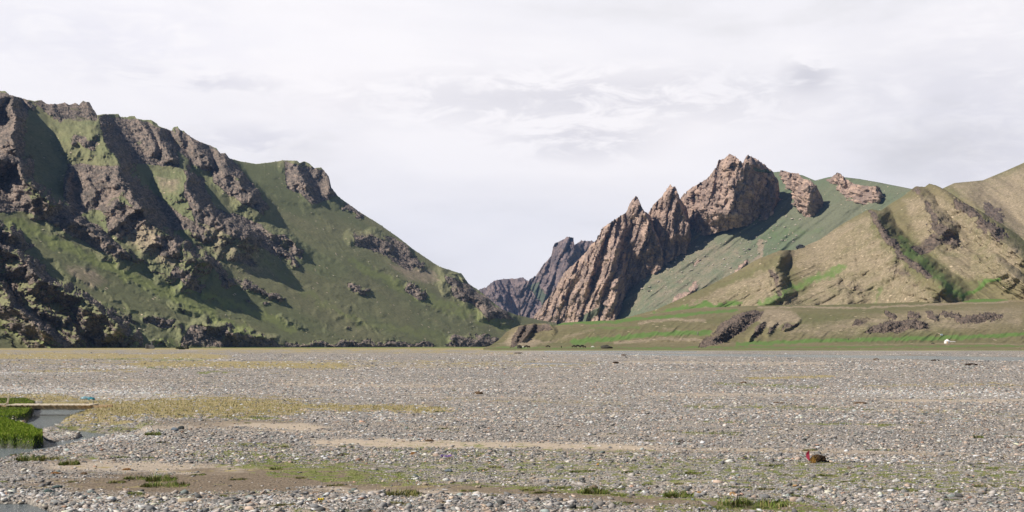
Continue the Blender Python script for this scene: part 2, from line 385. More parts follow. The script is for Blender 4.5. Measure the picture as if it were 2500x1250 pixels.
lf = [
 ([(-60, 260), (25, 238), (38, 290), (30, 340), (45, 395)], 110, 70, 45, 1),
 ([(-80, 380), (50, 392), (62, 440), (100, 480), (150, 505)], 80, 60, 45, 1),
 ([(188, 256), (192, 296)], 34, 16, 14, 1), ([(214, 252), (222, 292)], 52, 20, 18, 1),
 ([(120, 258), (150, 285)], 20, 16, 14, 1), ([(70, 246), (78, 262)], 18, 12, 10, 1), ([(158, 252), (165, 275)], 22, 12, 10, 1),
 ([(238, 288), (238, 330), (262, 358), (285, 400), (292, 435), (330, 490), (360, 530)], 120, 120, 75, .6),
 ([(330, 286), (352, 310), (372, 345), (385, 385)], 60, 34, 30, 1),
 ([(372, 295), (392, 330), (405, 370), (440, 412)], 70, 34, 40, 1),
 ([(432, 312), (445, 345)], 52, 20, 16, 1), ([(450, 322), (482, 350), (492, 375), (520, 420)], 70, 38, 44, 1),
 ([(528, 365), (548, 385), (560, 420), (590, 460), (650, 520)], 84, 48, 56, 1),
 ([(500, 400), (540, 440), (556, 475)], 34, 30, 18, 1),
 ([(452, 412), (455, 460), (482, 495), (520, 535), (580, 570), (640, 590)], 96, 90, 48, .5),
 ([(165, 325), (180, 345)], 20, 18, 14, 1), ([(190, 330), (205, 352)], 18, 14, 12, 1),
 ([(172, 405), (165, 450), (160, 490)], 34, 24, 20, 1), ([(215, 420), (225, 450), (235, 500)], 52, 34, 28, 1),
 ([(255, 405), (275, 440), (300, 480)], 46, 26, 30, 1),
 ([(300, 500), (345, 515), (372, 545), (420, 585), (470, 620), (520, 650)], 90, 110, 36, .45),
 ([(278, 530), (300, 560), (330, 575)], 26, 26, 16, 1), ([(385, 585), (400, 620)], 26, 26, 20, 1),
 ([(150, 540), (190, 545), (230, 568), (270, 600), (330, 640)], 40, 40, 26, .9),
 ([(290, 598), (318, 622), (345, 645)], 30, 22, 18, 1),
 ([(540, 560), (560, 590), (620, 640)], 40, 30, 26, 1), ([(480, 560), (500, 580)], 22, 22, 16, 1),
 ([(640, 560), (700, 585), (745, 620)], 46, 26, 24, 1), ([(660, 600), (720, 640)], 24, 20, 14, 1),
 ([(520, 640), (560, 690)], 22, 20, 14, 1), ([(600, 690), (680, 730)], 16, 16, 12, 1), ([(430, 660), (490, 700)], 18, 18, 12, 1),
 ([(-80, 540), (20, 562), (45, 592)], 50, 40, 24, 1),
 ([(-80, 560), (0, 605), (60, 640), (110, 690), (180, 722), (260, 775), (330, 830)], 84, 80, 34, .8),
 ([(60, 640), (95, 655)], 24, 20, 16, 1), ([(-80, 640), (0, 700), (25, 745), (90, 800), (160, 850)], 60, 50, 30, .7),
 ([(35, 705), (45, 730)], 24, 20, 18, 1), ([(75, 745), (110, 760), (150, 775), (190, 810), (205, 850)], 60, 40, 20, 1),
 ([(140, 750), (175, 780), (230, 830)], 34, 26, 16, 1), ([(205, 800), (235, 815), (245, 830)], 36, 26, 14, 1),
 ([(250, 745), (300, 775), (345, 790)], 22, 18, 12, 1), ([(360, 770), (415, 785)], 20, 22, 12, 1), ([(420, 740), (480, 765)], 18, 18, 12, 1),
 ([(490, 788), (540, 800), (600, 815), (680, 832)], 60, 44, 16, 1), ([(430, 800), (470, 840)], 24, 26, 14, 1),
 ([(330, 835), (380, 832), (420, 842)], 14, 14, 8, 1),
 ([(690, 775), (740, 800)], 16, 16, 12, 1), ([(700, 840), (900, 838), (1050, 842)], 12, 14, 6, .9), ([(1110, 830), (1210, 835)], 22, 26, 14, 1),
 ([(705, 398), (728, 402), (735, 440), (760, 480)], 80, 34, 30, 1), ([(748, 402), (790, 418), (808, 450), (826, 488)], 70, 30, 26, 1),
 ([(850, 505), (880, 525)], 20, 14, 12, 1),
 ([(860, 578), (920, 575), (950, 600), (958, 622)], 34, 30, 18, 1), ([(975, 592), (1000, 612)], 26, 20, 14, 1), ([(1010, 640), (1030, 655)], 22, 16, 16, 1),
 ([(1000, 700), (1030, 720)], 22, 16, 12, 1), ([(865, 700), (890, 715)], 14, 14, 10, 1),
 ([(1085, 668), (1110, 700), (1150, 725), (1210, 760), (1255, 785)], 60, 34, 26, .9), ([(1100, 664), (1130, 675), (1142, 690)], 26, 14, 12, 1),
]
lp = [
 ('pr', [(0, 225), (60, 235), (80, 262), (50, 300), (60, 400), (60, 470), (110, 515), (-100, 520), (-100, 200)], 10, 1.00),
 ('pr', [(70, 244), (232, 250), (240, 298), (180, 300), (150, 285), (110, 272)], 5, 0.85),
 ('pr', [(155, 322), (205, 330), (240, 350), (232, 372), (180, 348)], 6, 0.75),
 ('pr', [(160, 402), (290, 402), (305, 450), (290, 510), (180, 530), (155, 480)], 8, 1.00),
 ('pr', [(240, 285), (330, 290), (425, 322), (440, 412), (350, 400), (290, 390), (250, 340)], 6, 1.00),
 ('pr', [(290, 392), (330, 440), (440, 520), (520, 565), (420, 560), (330, 512), (280, 470)], 8, 0.80),
 ('pr', [(425, 312), (520, 358), (565, 385), (600, 430), (665, 510), (640, 522), (560, 478), (500, 420), (430, 365)], 7, 1.00),
 ('pr', [(450, 412), (500, 440), (520, 500), (620, 540), (745, 612), (740, 630), (600, 592), (480, 540), (450, 480)], 8, 0.90),
 ('pr', [(255, 510), (330, 500), (362, 532), (310, 582), (262, 572)], 8, 0.80),
 ('pr', [(380, 568), (450, 580), (440, 622), (388, 632)], 8, 0.75),
 ('pr', [(0, 490), (150, 500), (240, 545), (335, 640), (300, 640), (200, 592), (120, 540)], 8, 0.80),
 ('pr', [(-100, 540), (10, 560), (92, 600), (60, 612), (-100, 600)], 6, 1.00),
 ('pr', [(-100, 600), (60, 650), (150, 700), (285, 790), (250, 792), (130, 725), (0, 665), (-100, 640)], 7, 0.36),
 ('pr', [(0, 700), (60, 750), (170, 778), (208, 840), (120, 832), (50, 790)], 6, 0.45),
 ('pr', [(205, 796), (250, 802), (245, 838), (212, 822)], 4, 1.00),
 ('pr', [(470, 790), (560, 805), (660, 828), (700, 848), (430, 848)], 6, 0.90),
 ('pr', [(350, 768), (430, 780), (420, 802), (352, 790)], 5, 0.80),
 ('pr', [(690, 394), (806, 418), (822, 482), (760, 500), (700, 460)], 4, 1.00),
 ('pr', [(860, 560), (980, 582), (1032, 650), (1000, 662), (940, 630), (866, 600)], 8, 0.85),
 ('pr', [(1085, 668), (1150, 700), (1258, 780), (1200, 776), (1100, 722)], 6, 0.90),
 ('pr', [(990, 696), (1035, 725), (1020, 730), (988, 712)], 3, 1.00),
 ('pr', [(690, 836), (1060, 838), (1060, 850), (690, 850)], 5, 0.75),
 ('pr', [(1110, 826), (1220, 822), (1210, 850), (1100, 850)], 6, 0.80),
 ('pr', [(600, 558), (700, 575), (746, 620), (660, 622)], 7, 0.85),
 ('pr', [(470, 580), (560, 600), (640, 645), (620, 655), (480, 610)], 8, 0.60),
 ('pr', [(240, 740), (300, 755), (350, 800), (300, 790)], 6, 0.60),
 ('pr', [(520, 640), (560, 660), (640, 720), (700, 735), (600, 715)], 8, 0.50),
 ('pr', [(860, 690), (890, 715), (865, 712)], 3, 0.80),
 ('pd', [(250, 520), (330, 500), (400, 570), (450, 640), (420, 660), (300, 590)], 25, .75),
 ('pd', [(150, 640), (230, 650), (280, 690), (220, 710), (160, 680)], 25, .65),
 ('pd', [(420, 540), (520, 530), (620, 580), (700, 680), (600, 680), (480, 600)], 30, .55),
 ('pd', [(370, 420), (440, 430), (440, 480), (390, 470)], 20, .6),
 ('pd', [(130, 560), (210, 590), (200, 610), (120, 580)], 20, .5), ('pd', [(940, 640), (1060, 660), (1080, 690), (1000, 690)], 14, .7),
 ('pd', [(0, 390), (50, 400), (60, 450), (0, 440)], 15, .6), ('pd', [(40, 735), (90, 750), (60, 770)], 12, .7),
 ('pd', [(480, 760), (720, 770), (760, 820), (520, 800)], 40, .35), ('pd', [(820, 640), (920, 700), (880, 760), (780, 700)], 40, .35),
 ('sd', [(150, 350), (160, 430), (150, 480)], 22, .35), ('sd', [(60, 500), (160, 560)], 26, .4),
 ('sl', [(20, 540), (200, 620), (420, 720), (640, 830)], 26, .75), ('sl', [(150, 700), (330, 770), (520, 810)], 14, .45),
 ('sl', [(0, 800), (130, 838)], 12, .9), ('sl', [(450, 700), (620, 760), (720, 810)], 22, .7), ('sl', [(640, 640), (860, 780), (1100, 830)], 30, .5),
 ('sl', [(860, 640), (1020, 720), (1240, 800)], 26, .65), ('sl', [(330, 840), (480, 830)], 10, .7),
 ('pn', [(60, 290), (150, 300), (240, 300), (235, 320), (180, 320), (150, 420), (140, 470), (80, 440), (110, 400)], 12, .9),
 ('pn', [(600, 400), (690, 400), (700, 470), (830, 520), (980, 600), (860, 560), (720, 520), (640, 470)], 14, .6),
]
lf = [(a_, b_, c_, d_, min(e_, .5) if b_ > 24 else e_) for a_, b_, c_, d_, e_ in lf]
lf = [(a_, b_*1.12, c_, d_*.66, e_) if d_ > 33 else (a_, b_, c_, d_, e_) for a_, b_, c_, d_, e_ in lf]
lf = [(a_, b_*(.6 if min(p[1] for p in a_) > 735 and a_[0][0] < 700 else 1), c_, d_, e_*(.5 if min(p[1] for p in a_) > 735 and a_[0][0] < 700 else 1)) for a_, b_, c_, d_, e_ in lf]
for i_, f_ in enumerate(lf):
    if f_[4] == .5: lf[i_] = (*f_[:4], .02)
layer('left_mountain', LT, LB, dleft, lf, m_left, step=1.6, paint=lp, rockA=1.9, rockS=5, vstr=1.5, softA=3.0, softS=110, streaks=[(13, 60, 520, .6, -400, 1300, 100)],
      autor=(.30, .16), rim=10, jag=1.5, outc=(.60, .7), wobk=1.6, seed=3.1)

# far rocks at the valley mouth
layer('far_cliff', [(1150, 730), (1171, 707), (1186, 703), (1207, 686), (1225, 683), (1248, 681), (1261, 681), (1277, 677), (1285, 686), (1310, 690), (1350, 700)],
      [(1150, 800), (1350, 800)], lambda X, Y: 6000+(790-Y)*.9-.3*(X-1150), [([(1205, 690), (1225, 740), (1240, 790)], 70, 45, 26, 1), ([(1262, 682), (1300, 720), (1330, 770)], 80, 40, 34, 1)],
      m_far, step=1.6, rockA=8, rockS=24, vstr=1.8, autor=(.9, .8), jag=2.5, fins=[(40, 34, 120, -.4), (16, 13, 90, -.3)], seed=8.0)
layer('far_peak', [(1270, 700), (1285, 688), (1309, 673), (1320, 655), (1346, 625), (1354, 595), (1378, 584), (1382, 579), (1400, 580), (1402, 599), (1419, 588), (1449, 590), (1500, 610), (1560, 640)],
      [(1270, 800), (1560, 800)], lambda X, Y: 5300+(790-Y)*.9-.2*(X-1270), [([(1384, 584), (1380, 620), (1370, 680), (1360, 740)], 90, 60, 50, 1), ([(1330, 655), (1340, 720)], 40, 24, 18, 1)],
      m_far, step=1.6, rockA=8, rockS=24, vstr=1.8, autor=(.9, .8), jag=2.0, fins=[(40, 34, 160, .4), (16, 13, 90, .4)], seed=2.2,
      paint=[('pn', [(1290, 690), (1320, 690), (1350, 760), (1360, 790), (1310, 730)], 6, 1)])
# the grey-green scree mountain behind the towers
mM0 = plane(-.45, .45, .77, -1403)
mM = lambda PX, PY: mM0(PX, PY)+.85*np.maximum(0, 1575-PX)
layer('scree_mountain', [(1260, 790), (1400, 785), (1500, 720), (1600, 620), (1700, 530), (1800, 450), (1870, 418), (1890, 420), (1910, 418), (1960, 428), (1990, 441), (2020, 433), (2040, 430), (2100, 437),
      (2150, 446), (2230, 462), (2320, 490), (2420, 540)], [(1260, 800), (2420, 800)], mM,
      [([(1700, 700), (1660, 730), (1640, 750)], 26, 14, 10, 1), ([(1820, 640), (1790, 690)], 14, 12, 10, .8)], m_back, step=2.2, rockA=4, rockS=10, softA=3.5, softS=60, autor=None, streaks=[(10, 18, 300, -.75, 1300, 2500, 50)], seed=5.5,
      paint=[('pd', [(1560, 660), (1700, 560), (1850, 590), (1900, 640), (1700, 760), (1480, 790)], 40, .5), ('pl', [(1800, 560), (1900, 530), (2000, 540), (2080, 560), (1900, 620)], 40, .40),
             ('sd', [(1860, 590), (1850, 660)], 14, .9), ('pr', [(1500, 690), (1560, 650), (1570, 680), (1530, 720)], 10, .8), ('sr', [(1710, 640), (1640, 700)], 10, .5)],
      streak=(16, 26, 300, -.75))
def tower(name, top, base, feats, lean=.28, bulge=60, xr=None, off=0, **kw):
    bx = np.array([p[0] for p in base], float); by = np.array([p[1] for p in base], float)
    x0, x1 = top[0][0], top[-1][0]
    def dep(PX, PY):
        yb = np.interp(PX, bx, by)
        Db = mM(PX, yb)
        u = np.clip((PX-x0)/(x1-x0)*2-1, -1, 1)
        e = 1-np.sqrt(np.clip(1-np.abs(u)**2.4, 0, 1))
        return Db-off+lean*(yb-PY)+bulge*e
    bot = [(x, y+(14 if x0 < x < x1 else 30)) for x, y in base]
    layer(name, top, bot, dep, feats, m_back, autor=(.97, .9), **kw)
tower('broad_rock_peak', [(1655, 495), (1663, 481), (1677, 467), (1700, 452), (1726, 437), (1749, 409), (1755, 392), (1768, 388), (1781, 376), (1796, 383), (1813, 398), (1824, 380), (1842, 385), (1859, 398), (1885, 418), (1899, 441), (1906, 470)],
      [(1655, 560), (1690, 560), (1726, 561), (1770, 548), (1813, 538), (1856, 541), (1885, 537), (1906, 525)],
      [([(1781, 378), (1802, 410), (1795, 450), (1780, 500), (1775, 555)], 120, 120, 75, 1), ([(1700, 455), (1715, 500), (1735, 555)], 40, 30, 24, 1), ([(1826, 382), (1850, 400)], 36, 16, 20, 1),
       ([(1755, 480), (1750, 545)], 30, 14, 14, 1)], lean=.12, bulge=70, off=15, step=1.6, rockA=7, rockS=18, vstr=1.7, jag=2.5, fins=[(22, 40, 190, .3), (13, 17, 120, .2), (5, 8, 60, .3)], seed=1.0,
      paint=[('pn', [(1840, 405), (1885, 418), (1870, 425), (1845, 415)], 5, 1)])
tower('rounded_rock_knob', [(1900, 445), (1908, 416), (1928, 422), (1948, 424), (1963, 438), (1980, 441), (1994, 455), (2006, 478), (2013, 505)],
      [(1900, 450), (1928, 460), (1942, 490), (1957, 514), (1985, 522), (2013, 528)], [([(1965, 440), (1968, 480), (1975, 522)], 50, 40, 40, 1)],
      lean=.12, bulge=60, off=8, step=1.6, rockA=7, rockS=16, vstr=1.4, jag=1.5, seed=4.0)
tower('low_summit_outcrop', [(2008, 440), (2026, 436), (2042, 422), (2052, 424), (2066, 438), (2087, 450), (2124, 456), (2141, 454), (2150, 465), (2158, 480)],
      [(2008, 444), (2026, 452), (2043, 466), (2089, 492), (2112, 497), (2145, 490), (2158, 484)], [([(2050, 424), (2058, 450)], 20, 14, 12, 1), ([(2141, 455), (2145, 490)], 30, 26, 14, 1)],
      lean=.35, bulge=30, off=6, step=1.6, rockA=8, rockS=22, vstr=1, jag=2, seed=6.0)
tower('second_spire', [(1578, 540), (1585, 517), (1596, 500), (1618, 478), (1627, 465), (1637, 450), (1642, 459), (1648, 455), (1661, 487), (1676, 508), (1683, 547), (1688, 590)],
      [(1578, 640), (1610, 640), (1640, 622), (1665, 604), (1688, 594)], [([(1640, 454), (1662, 500), (1676, 560), (1682, 590)], 70, 90, 16, 1), ([(1630, 470), (1632, 540), (1625, 610)], 26, 26, 16, 1)],
      lean=.2, bulge=55, off=25, step=1.5, rockA=5, rockS=15, vstr=2.4, jag=2.5, fins=[(34, 28, 150, .15), (15, 13, 100, .15), (6, 6, 60, .2)], seed=9.0)
tower('tall_spire', [(1296, 786), (1302, 776), (1330, 738), (1354, 707), (1376, 668), (1419, 629), (1458, 582), (1471, 556), (1501, 537), (1527, 521), (1542, 491), (1553, 478), (1560, 489), (1566, 505), (1575, 517),
      (1588, 526), (1596, 556), (1609, 586), (1618, 616), (1622, 640)],
      [(1296, 790), (1330, 786), (1400, 788), (1500, 776), (1522, 730), (1528, 705), (1560, 680), (1595, 655), (1612, 645), (1622, 640)],
      [([(1556, 484), (1575, 525), (1600, 580), (1616, 632)], 80, 100, 18, 1), 
       ([(1470, 560), (1455, 640), (1400, 760)], 50, 30, 18, 1), ([(1510, 570), (1490, 660), (1440, 770)], 60, 40, 22, 1), ([(1420, 635), (1390, 700), (1345, 780)], 44, 30, 18, 1),
       ([(1525, 640), (1500, 720), (1480, 775)], 40, 24, 16, 1), ([(1535, 530), (1530, 600), (1515, 660)], 26, 18, 12, 1), ([(1440, 600), (1425, 680), (1375, 775)], 40, 18, 14, 1)],
      lean=.25, bulge=45, off=30, step=1.5, rockA=5, rockS=16, vstr=2.6, jag=2.5, fins=[(46, 52, 300, .32), (26, 23, 200, .34), (13, 11, 120, .32), (6, 6, 60, .3)], seed=12.0,
      paint=[('pn', [(1405, 788), (1470, 740), (1480, 750), (1440, 790)], 5, 1)])

# brown hills on the right
layer('back_right_hill', [(2200, 500), (2280, 470), (2330, 447), (2400, 440), (2460, 415), (2500, 397), (2620, 350), (2800, 330)], [(2200, 760), (2800, 760)],
      plane(-.2, .33, .85, -800), [([(2330, 447), (2400, 520), (2480, 600)], 50, 90, 60, .1), ([(2500, 400), (2560, 500), (2640, 620)], 50, 90, 60, .1), ([(2410, 505), (2440, 530)], 16, 20, 14, .9)],
      m_right, step=2.4, paint=[('pd', [(2300, 450), (2500, 400), (2800, 340), (2800, 700), (2500, 600), (2400, 520)], 30, .7)], rockA=3, rockS=9, softA=4, autor=None, streaks=[(14, 40, 300, .6, 2100, 2900, 30)], seed=7.7, streak=(20, 30, 260, .7))
layer('brown_ridge', [(1440, 800), (1500, 785), (1600, 757), (1700, 712), (1800, 662), (1850, 632), (1904, 612), (1945, 610), (2000, 585), (2060, 545), (2118, 512), (2128, 510), (2150, 515), (2175, 498), (2205, 480), (2228, 461), (2236, 455),
      (2258, 456), (2268, 448), (2285, 452), (2310, 465), (2345, 490), (2400, 520), (2480, 570), (2560, 640), (2700, 700), (2800, 760)], [(1440, 800), (2800, 800)],
      plane(-.1, .35, .85, -480),
      [([(2124, 510), (2150, 560), (2175, 600), (2215, 635), (2270, 680), (2345, 740)], 95, 170, 48, .28), ([(2236, 456), (2262, 500), (2300, 545), (2340, 570)], 52, 90, 46, .4),
       ([(2275, 450), (2370, 520), (2460, 600), (2540, 680)], 62, 60, 44, .3), ([(2420, 625), (2460, 665), (2540, 720)], 62, 60, 40, .2), ([(1905, 613), (1893, 650), (1900, 700), (1925, 745)], 46, 130, 34, .15),
       ([(2285, 548), (2330, 590)], 24, 34, 20, .8), ([(2190, 650), (2230, 690)], 20, 30, 20, .5), ([(2340, 495), (2380, 520)], 20, 22, 12, 1), ([(2395, 540), (2440, 570)], 22, 24, 16, .9),
       ([(2085, 700), (2140, 725)], 14, 34, 16, .4), ([(2040, 690), (2060, 720)], 14, 60, 40, .1)],
      m_right, step=1.8, rockA=2.0, rockS=5, vstr=.8, softA=5, softS=60, streaks=[(3, 11, 160, -.48, 1500, 2130, 40), (3, 11, 160, .72, 2260, 2800, 30), (9, 34, 260, -.48, 1500, 2130, 40), (9, 30, 220, .72, 2260, 2800, 30), (5, 24, 140, .35, 2150, 2260, 30)], autor=None, rim=6, jag=1.0, seed=14.0, streak=(7, 30, 200, -.5),
      paint=[('pd', [(1560, 780), (1900, 615), (2120, 515), (2160, 560), (2260, 660), (2330, 740), (2200, 760)], 20, .62), ('pd', [(2200, 480), (2300, 470), (2500, 600), (2500, 700), (2330, 680), (2220, 580)], 20, .6),
             ('sg', [(2160, 560), (2200, 600), (2280, 690), (2345, 730)], 38, .8), ('sl', [(2200, 590), (2260, 650), (2345, 728)], 34, .58), ('sl', [(1860, 745), (1960, 690), (2060, 655)], 24, .62),
             ('sg', [(1620, 760), (1800, 670), (1890, 630)], 16, .8), ('sl', [(2345, 728), (2400, 690), (2440, 680)], 12, .8), ('sl', [(1600, 770), (1720, 745), (1800, 742)], 14, .9), ('sr', [(1885, 660), (1905, 715)], 14, .9),
             ('sr', [(2124, 512), (2150, 560), (2200, 625), (2270, 672)], 13, 1), ('sr', [(2240, 460), (2285, 530)], 14, .8), ('pr', [(2220, 600), (2280, 560), (2310, 590), (2270, 620), (2240, 630)], 10, .75),
             ('sl', [(2140, 745), (2150, 700)], 12, .5), ('sg', [(1905, 630), (1950, 700)], 30, .7)])
def dfront(PX, PY):
    D = np.interp(PY, [700, 730, 748, 765, 800, 836, 845, 850, 856], [1480, 1330, 1230, 1120, 1030, 965, 850, 760, 600])
    return D+(.00008*(PX-1900)**2)*(PY < 845)*.5
layer('grassy_terrace', [(1180, 850), (1200, 842), (1215, 832), (1235, 812), (1250, 802), (1268, 795), (1300, 790), (1330, 789), (1355, 795), (1375, 788), (1500, 781), (1560, 772), (1600, 765), (1700, 752), (1800, 748),
      (1900, 745), (2000, 745), (2100, 742), (2300, 735), (2420, 728), (2500, 712), (2650, 700), (2800, 690)], [(1180, 854), (1200, 855.5), (2800, 856)], dfront,
      [([(1275, 800), (1255, 840)], 18, 22, 12, .3), ([(1300, 795), (1275, 835)], 20, 14, 12, .3), ([(1345, 793), (1352, 803)], 14, 24, 9, .4),
       ([(1828, 760), (1800, 780), (1760, 810), (1720, 845)], 30, 16, 30, .2), ([(1860, 790), (1830, 825)], 14, 12, 12, .3), ([(1890, 790), (1875, 815)], 12, 14, 10, .3), ([(1950, 787), (1915, 805)], 12, 14, 8, .3),
       ([(2090, 790), (2120, 800)], 12, 18, 10, .3), ([(2140, 800), (2200, 785), (2250, 790), (2260, 800)], 16, 16, 14, .3), ([(2165, 765), (2180, 772)], 10, 14, 8, 1), ([(2225, 765), (2240, 772)], 10, 16, 9, 1), ([(2270, 765), (2285, 775)], 12, 14, 9, 1), ([(2310, 765), (2340, 772)], 10, 16, 9, 1),
       ([(2350, 780), (2400, 772), (2440, 770)], 14, 16, 10, 1)],
      m_right, step=1.4, wobk=.3, rockA=1.7, rockS=3, ledge=.7, streaks=[(7, 16, 60, -.7, 1200, 2800, 50)], vstr=.9, softA=1.2, softS=30, autor=None, seed=19.0,
      paint=[('pr', [(1704, 850), (1716, 826), (1755, 798), (1800, 770), (1842, 756), (1866, 760), (1856, 784), (1815, 806), (1790, 822), (1750, 842)], 4, 1), ('pr', [(1830, 828), (1845, 800), (1866, 786), (1870, 796), (1850, 825)], 3, .9),
             ('pr', [(1872, 818), (1880, 796), (1900, 786), (1892, 800)], 3, .85), ('pr', [(1905, 810), (1920, 796), (1955, 786), (1954, 793), (1920, 806)], 3, .95), ('pr', [(2112, 815), (2130, 796), (2165, 784), (2230, 780), (2272, 786), (2268, 800), (2190, 812)], 5, .95),
             ('pr', [(2075, 800), (2090, 778), (2120, 770), (2135, 780), (2105, 796)], 5, .6), ('pr', [(2340, 790), (2360, 770), (2440, 766), (2445, 776), (2400, 788)], 5, .8), ('pr', [(1246, 850), (1252, 822), (1266, 800), (1300, 792), (1345, 792), (1356, 802), (1330, 806), (1296, 812), (1276, 838)], 4, 1),
             ('pd', [(1215, 845), (1260, 805), (1340, 840), (1300, 848)], 10, .8), ('sd', [(1290, 845), (1400, 820), (1450, 805)], 9, .6), ('sd', [(1500, 838), (1620, 828), (1720, 832)], 7, .85),
             ('sd', [(1560, 790), (1640, 778), (1720, 784)], 7, .8), ('sd', [(1620, 800), (1680, 815)], 9, .5), ('pd', [(1840, 790), (1870, 755), (1930, 755), (1960, 780), (1900, 800)], 10, .95),
             ('sd', [(1850, 750), (2100, 752), (2300, 742), (2500, 735)], 5, .8), ('pd', [(1950, 790), (2080, 770), (2300, 750), (2500, 745), (2500, 800), (2300, 815), (2000, 825), (1880, 820)], 18, .6),
             ('sl', [(1350, 790), (1500, 786), (1650, 770), (1800, 757)], 8, .8), ('sl', [(1400, 835), (1600, 815), (1730, 812)], 12, .85), ('sl', [(1800, 840), (2000, 832), (2300, 825), (2500, 815)], 9, .8),
             ('sl', [(1200, 849), (1700, 849), (2500, 845)], 5, .6), ('sl', [(2350, 735), (2500, 728)], 8, .8), ('sl', [(1440, 800), (1560, 800)], 8, .5), ('sd', [(2050, 843), (2300, 838), (2500, 842)], 3, .6)])



# ------------------------------------------------------------------ ground
GOLD = [([(1000, 1150), (1700, 1165), (2650, 1185)], 40, .34), ([(200, 1150), (900, 1115)], 30, .25), ([(230, 1000), (330, 996), (480, 993), (600, 996)], 25, 1), ([(560, 990), (800, 993), (1030, 998)], 9, .95), ([(-400, 868), (500, 870)], 8, .85), ([(-400, 884), (480, 887)], 6, .6),
        ([(370, 889), (600, 890), (800, 893)], 9, .9), ([(-400, 857), (1000, 859), (1250, 862)], 5, .6), ([(90, 905), (300, 904)], 6, .7), ([(-400, 852), (1300, 852)], 3, .9), ([(800, 886), (1400, 890)], 9, .62),
        ([(1840, 924), (2010, 919)], 4, .8), ([(2110, 944), (2260, 940), (2650, 938)], 5, .6), ([(2180, 1003), (2600, 1018)], 8, .5), ([(1300, 1108), (1750, 1125)], 11, .4), ([(-300, 968), (60, 966), (150, 974)], 9, .85),
        ([(1990, 1000), (2200, 1010)], 5, .4), ([(700, 1090), (1050, 1097)], 5, .45), ([(1960, 910), (2500, 914)], 3, .3), ([(0, 925), (500, 930)], 8, .4), ([(1100, 975), (1500, 985)], 5, .5),
        ([(330, 1012), (560, 1018)], 8, .8)]
GREEN = [([(600, 1112), (700, 1135), (860, 1158), (960, 1168)], 17, .85), ([(590, 1085), (650, 1086)], 7, .8), ([(1050, 1120), (1700, 1150), (2650, 1170)], 40, .62), ([(900, 1180), (1250, 1182)], 5, .7),
         ([(1250, 1186), (1500, 1204), (1620, 1214), (1800, 1224), (2000, 1236)], 9, .75), ([(1650, 1246), (2050, 1252)], 12, .7), ([(540, 1246), (820, 1252)], 9, .6), ([(20, 1110), (220, 1116)], 7, .65),
         ([(240, 1120), (560, 1122)], 6, .45), ([(180, 1028), (330, 1034)], 9, .7), ([(480, 1020), (650, 1022)], 4, .9), ([(1780, 938), (1975, 945)], 5, .8), ([(1700, 993), (2060, 998)], 5, .7),
         ([(1990, 1035), (2050, 1035)], 3, .9), ([(2115, 1035), (2165, 1036)], 3, .9), ([(1700, 1058), (1785, 1060)], 4, .95), ([(60, 1000), (130, 985), (150, 975)], 6, .7), ([(250, 877), (480, 878)], 3, .8),
         ([(2280, 1022), (2600, 1030)], 5, .35), ([(1740, 1030), (1800, 1030)], 3, .8), ([(370, 897), (400, 899)], 3, .8), ([(500, 909), (530, 909)], 3, .9), ([(600, 885), (1000, 880)], 5, .2)]
SAND = [([(830, 1077), (1100, 1082), (1560, 1093)], 9, 1), ([(1560, 1095), (2100, 1104), (2700, 1116)], 5, .75), ([(200, 1134), (420, 1141), (560, 1150)], 13, .8), ([(560, 1036), (760, 1043)], 6, .95),
        ([(560, 1047), (900, 1056)], 3, .6), ([(600, 1022), (730, 1024)], 3, .8), ([(850, 1194), (1250, 1200)], 9, .75), ([(2180, 978), (2480, 980)], 3, .8), ([(1000, 1025), (1300, 1024)], 1.6, .7), ([(1500, 906), (1800, 910)], 2, .4),
        ([(1300, 1085), (1500, 1088)], 4, .6), ([(1540, 884), (2000, 888)], 3, .6), ([(380, 1045), (520, 1040)], 6, .6), ([(1030, 968), (1300, 972)], 2.5, .5), ([(1600, 962), (2000, 966)], 4, .6), ([(700, 938), (1100, 944)], 4, .6)]
PALE = [([(-300, 952), (150, 958), (400, 972)], 13, .9), ([(130, 1044), (330, 1058)], 11, .8), ([(2150, 962), (2650, 966)], 9, .6), ([(-200, 914), (200, 908)], 4, .7), ([(360, 874), (560, 880)], 3, .6), ([(250, 896), (345, 897)], 4, .8),
        ([(-100, 1215), (300, 1232), (600, 1245)], 25, .45), ([(1230, 860), (1700, 866)], 5, .4)]
MUD = [([(330, 1182), (500, 1180), (640, 1174), (720, 1160)], 27, 1), ([(700, 1168), (850, 1180), (1000, 1188)], 12, .95), ([(1150, 1190), (1300, 1200), (1480, 1218), (1700, 1234), (1950, 1246)], 10, .95),
       ([(1550, 1102), (2600, 1118)], 4, .5), ([(520, 1040), (600, 1030), (700, 1030)], 5, .6), ([(330, 1035), (560, 1030)], 6, .6), ([(30, 1120), (200, 1125)], 5, .7), ([(1020, 984), (1060, 986)], 3, .5), ([(1350, 1100), (1550, 1102)], 4, .5)]
def low(P, k): return [(x, HY+(y-HY)*k) for x, y in P]       # same line of sight, met at the lower stream level
WL = -.27
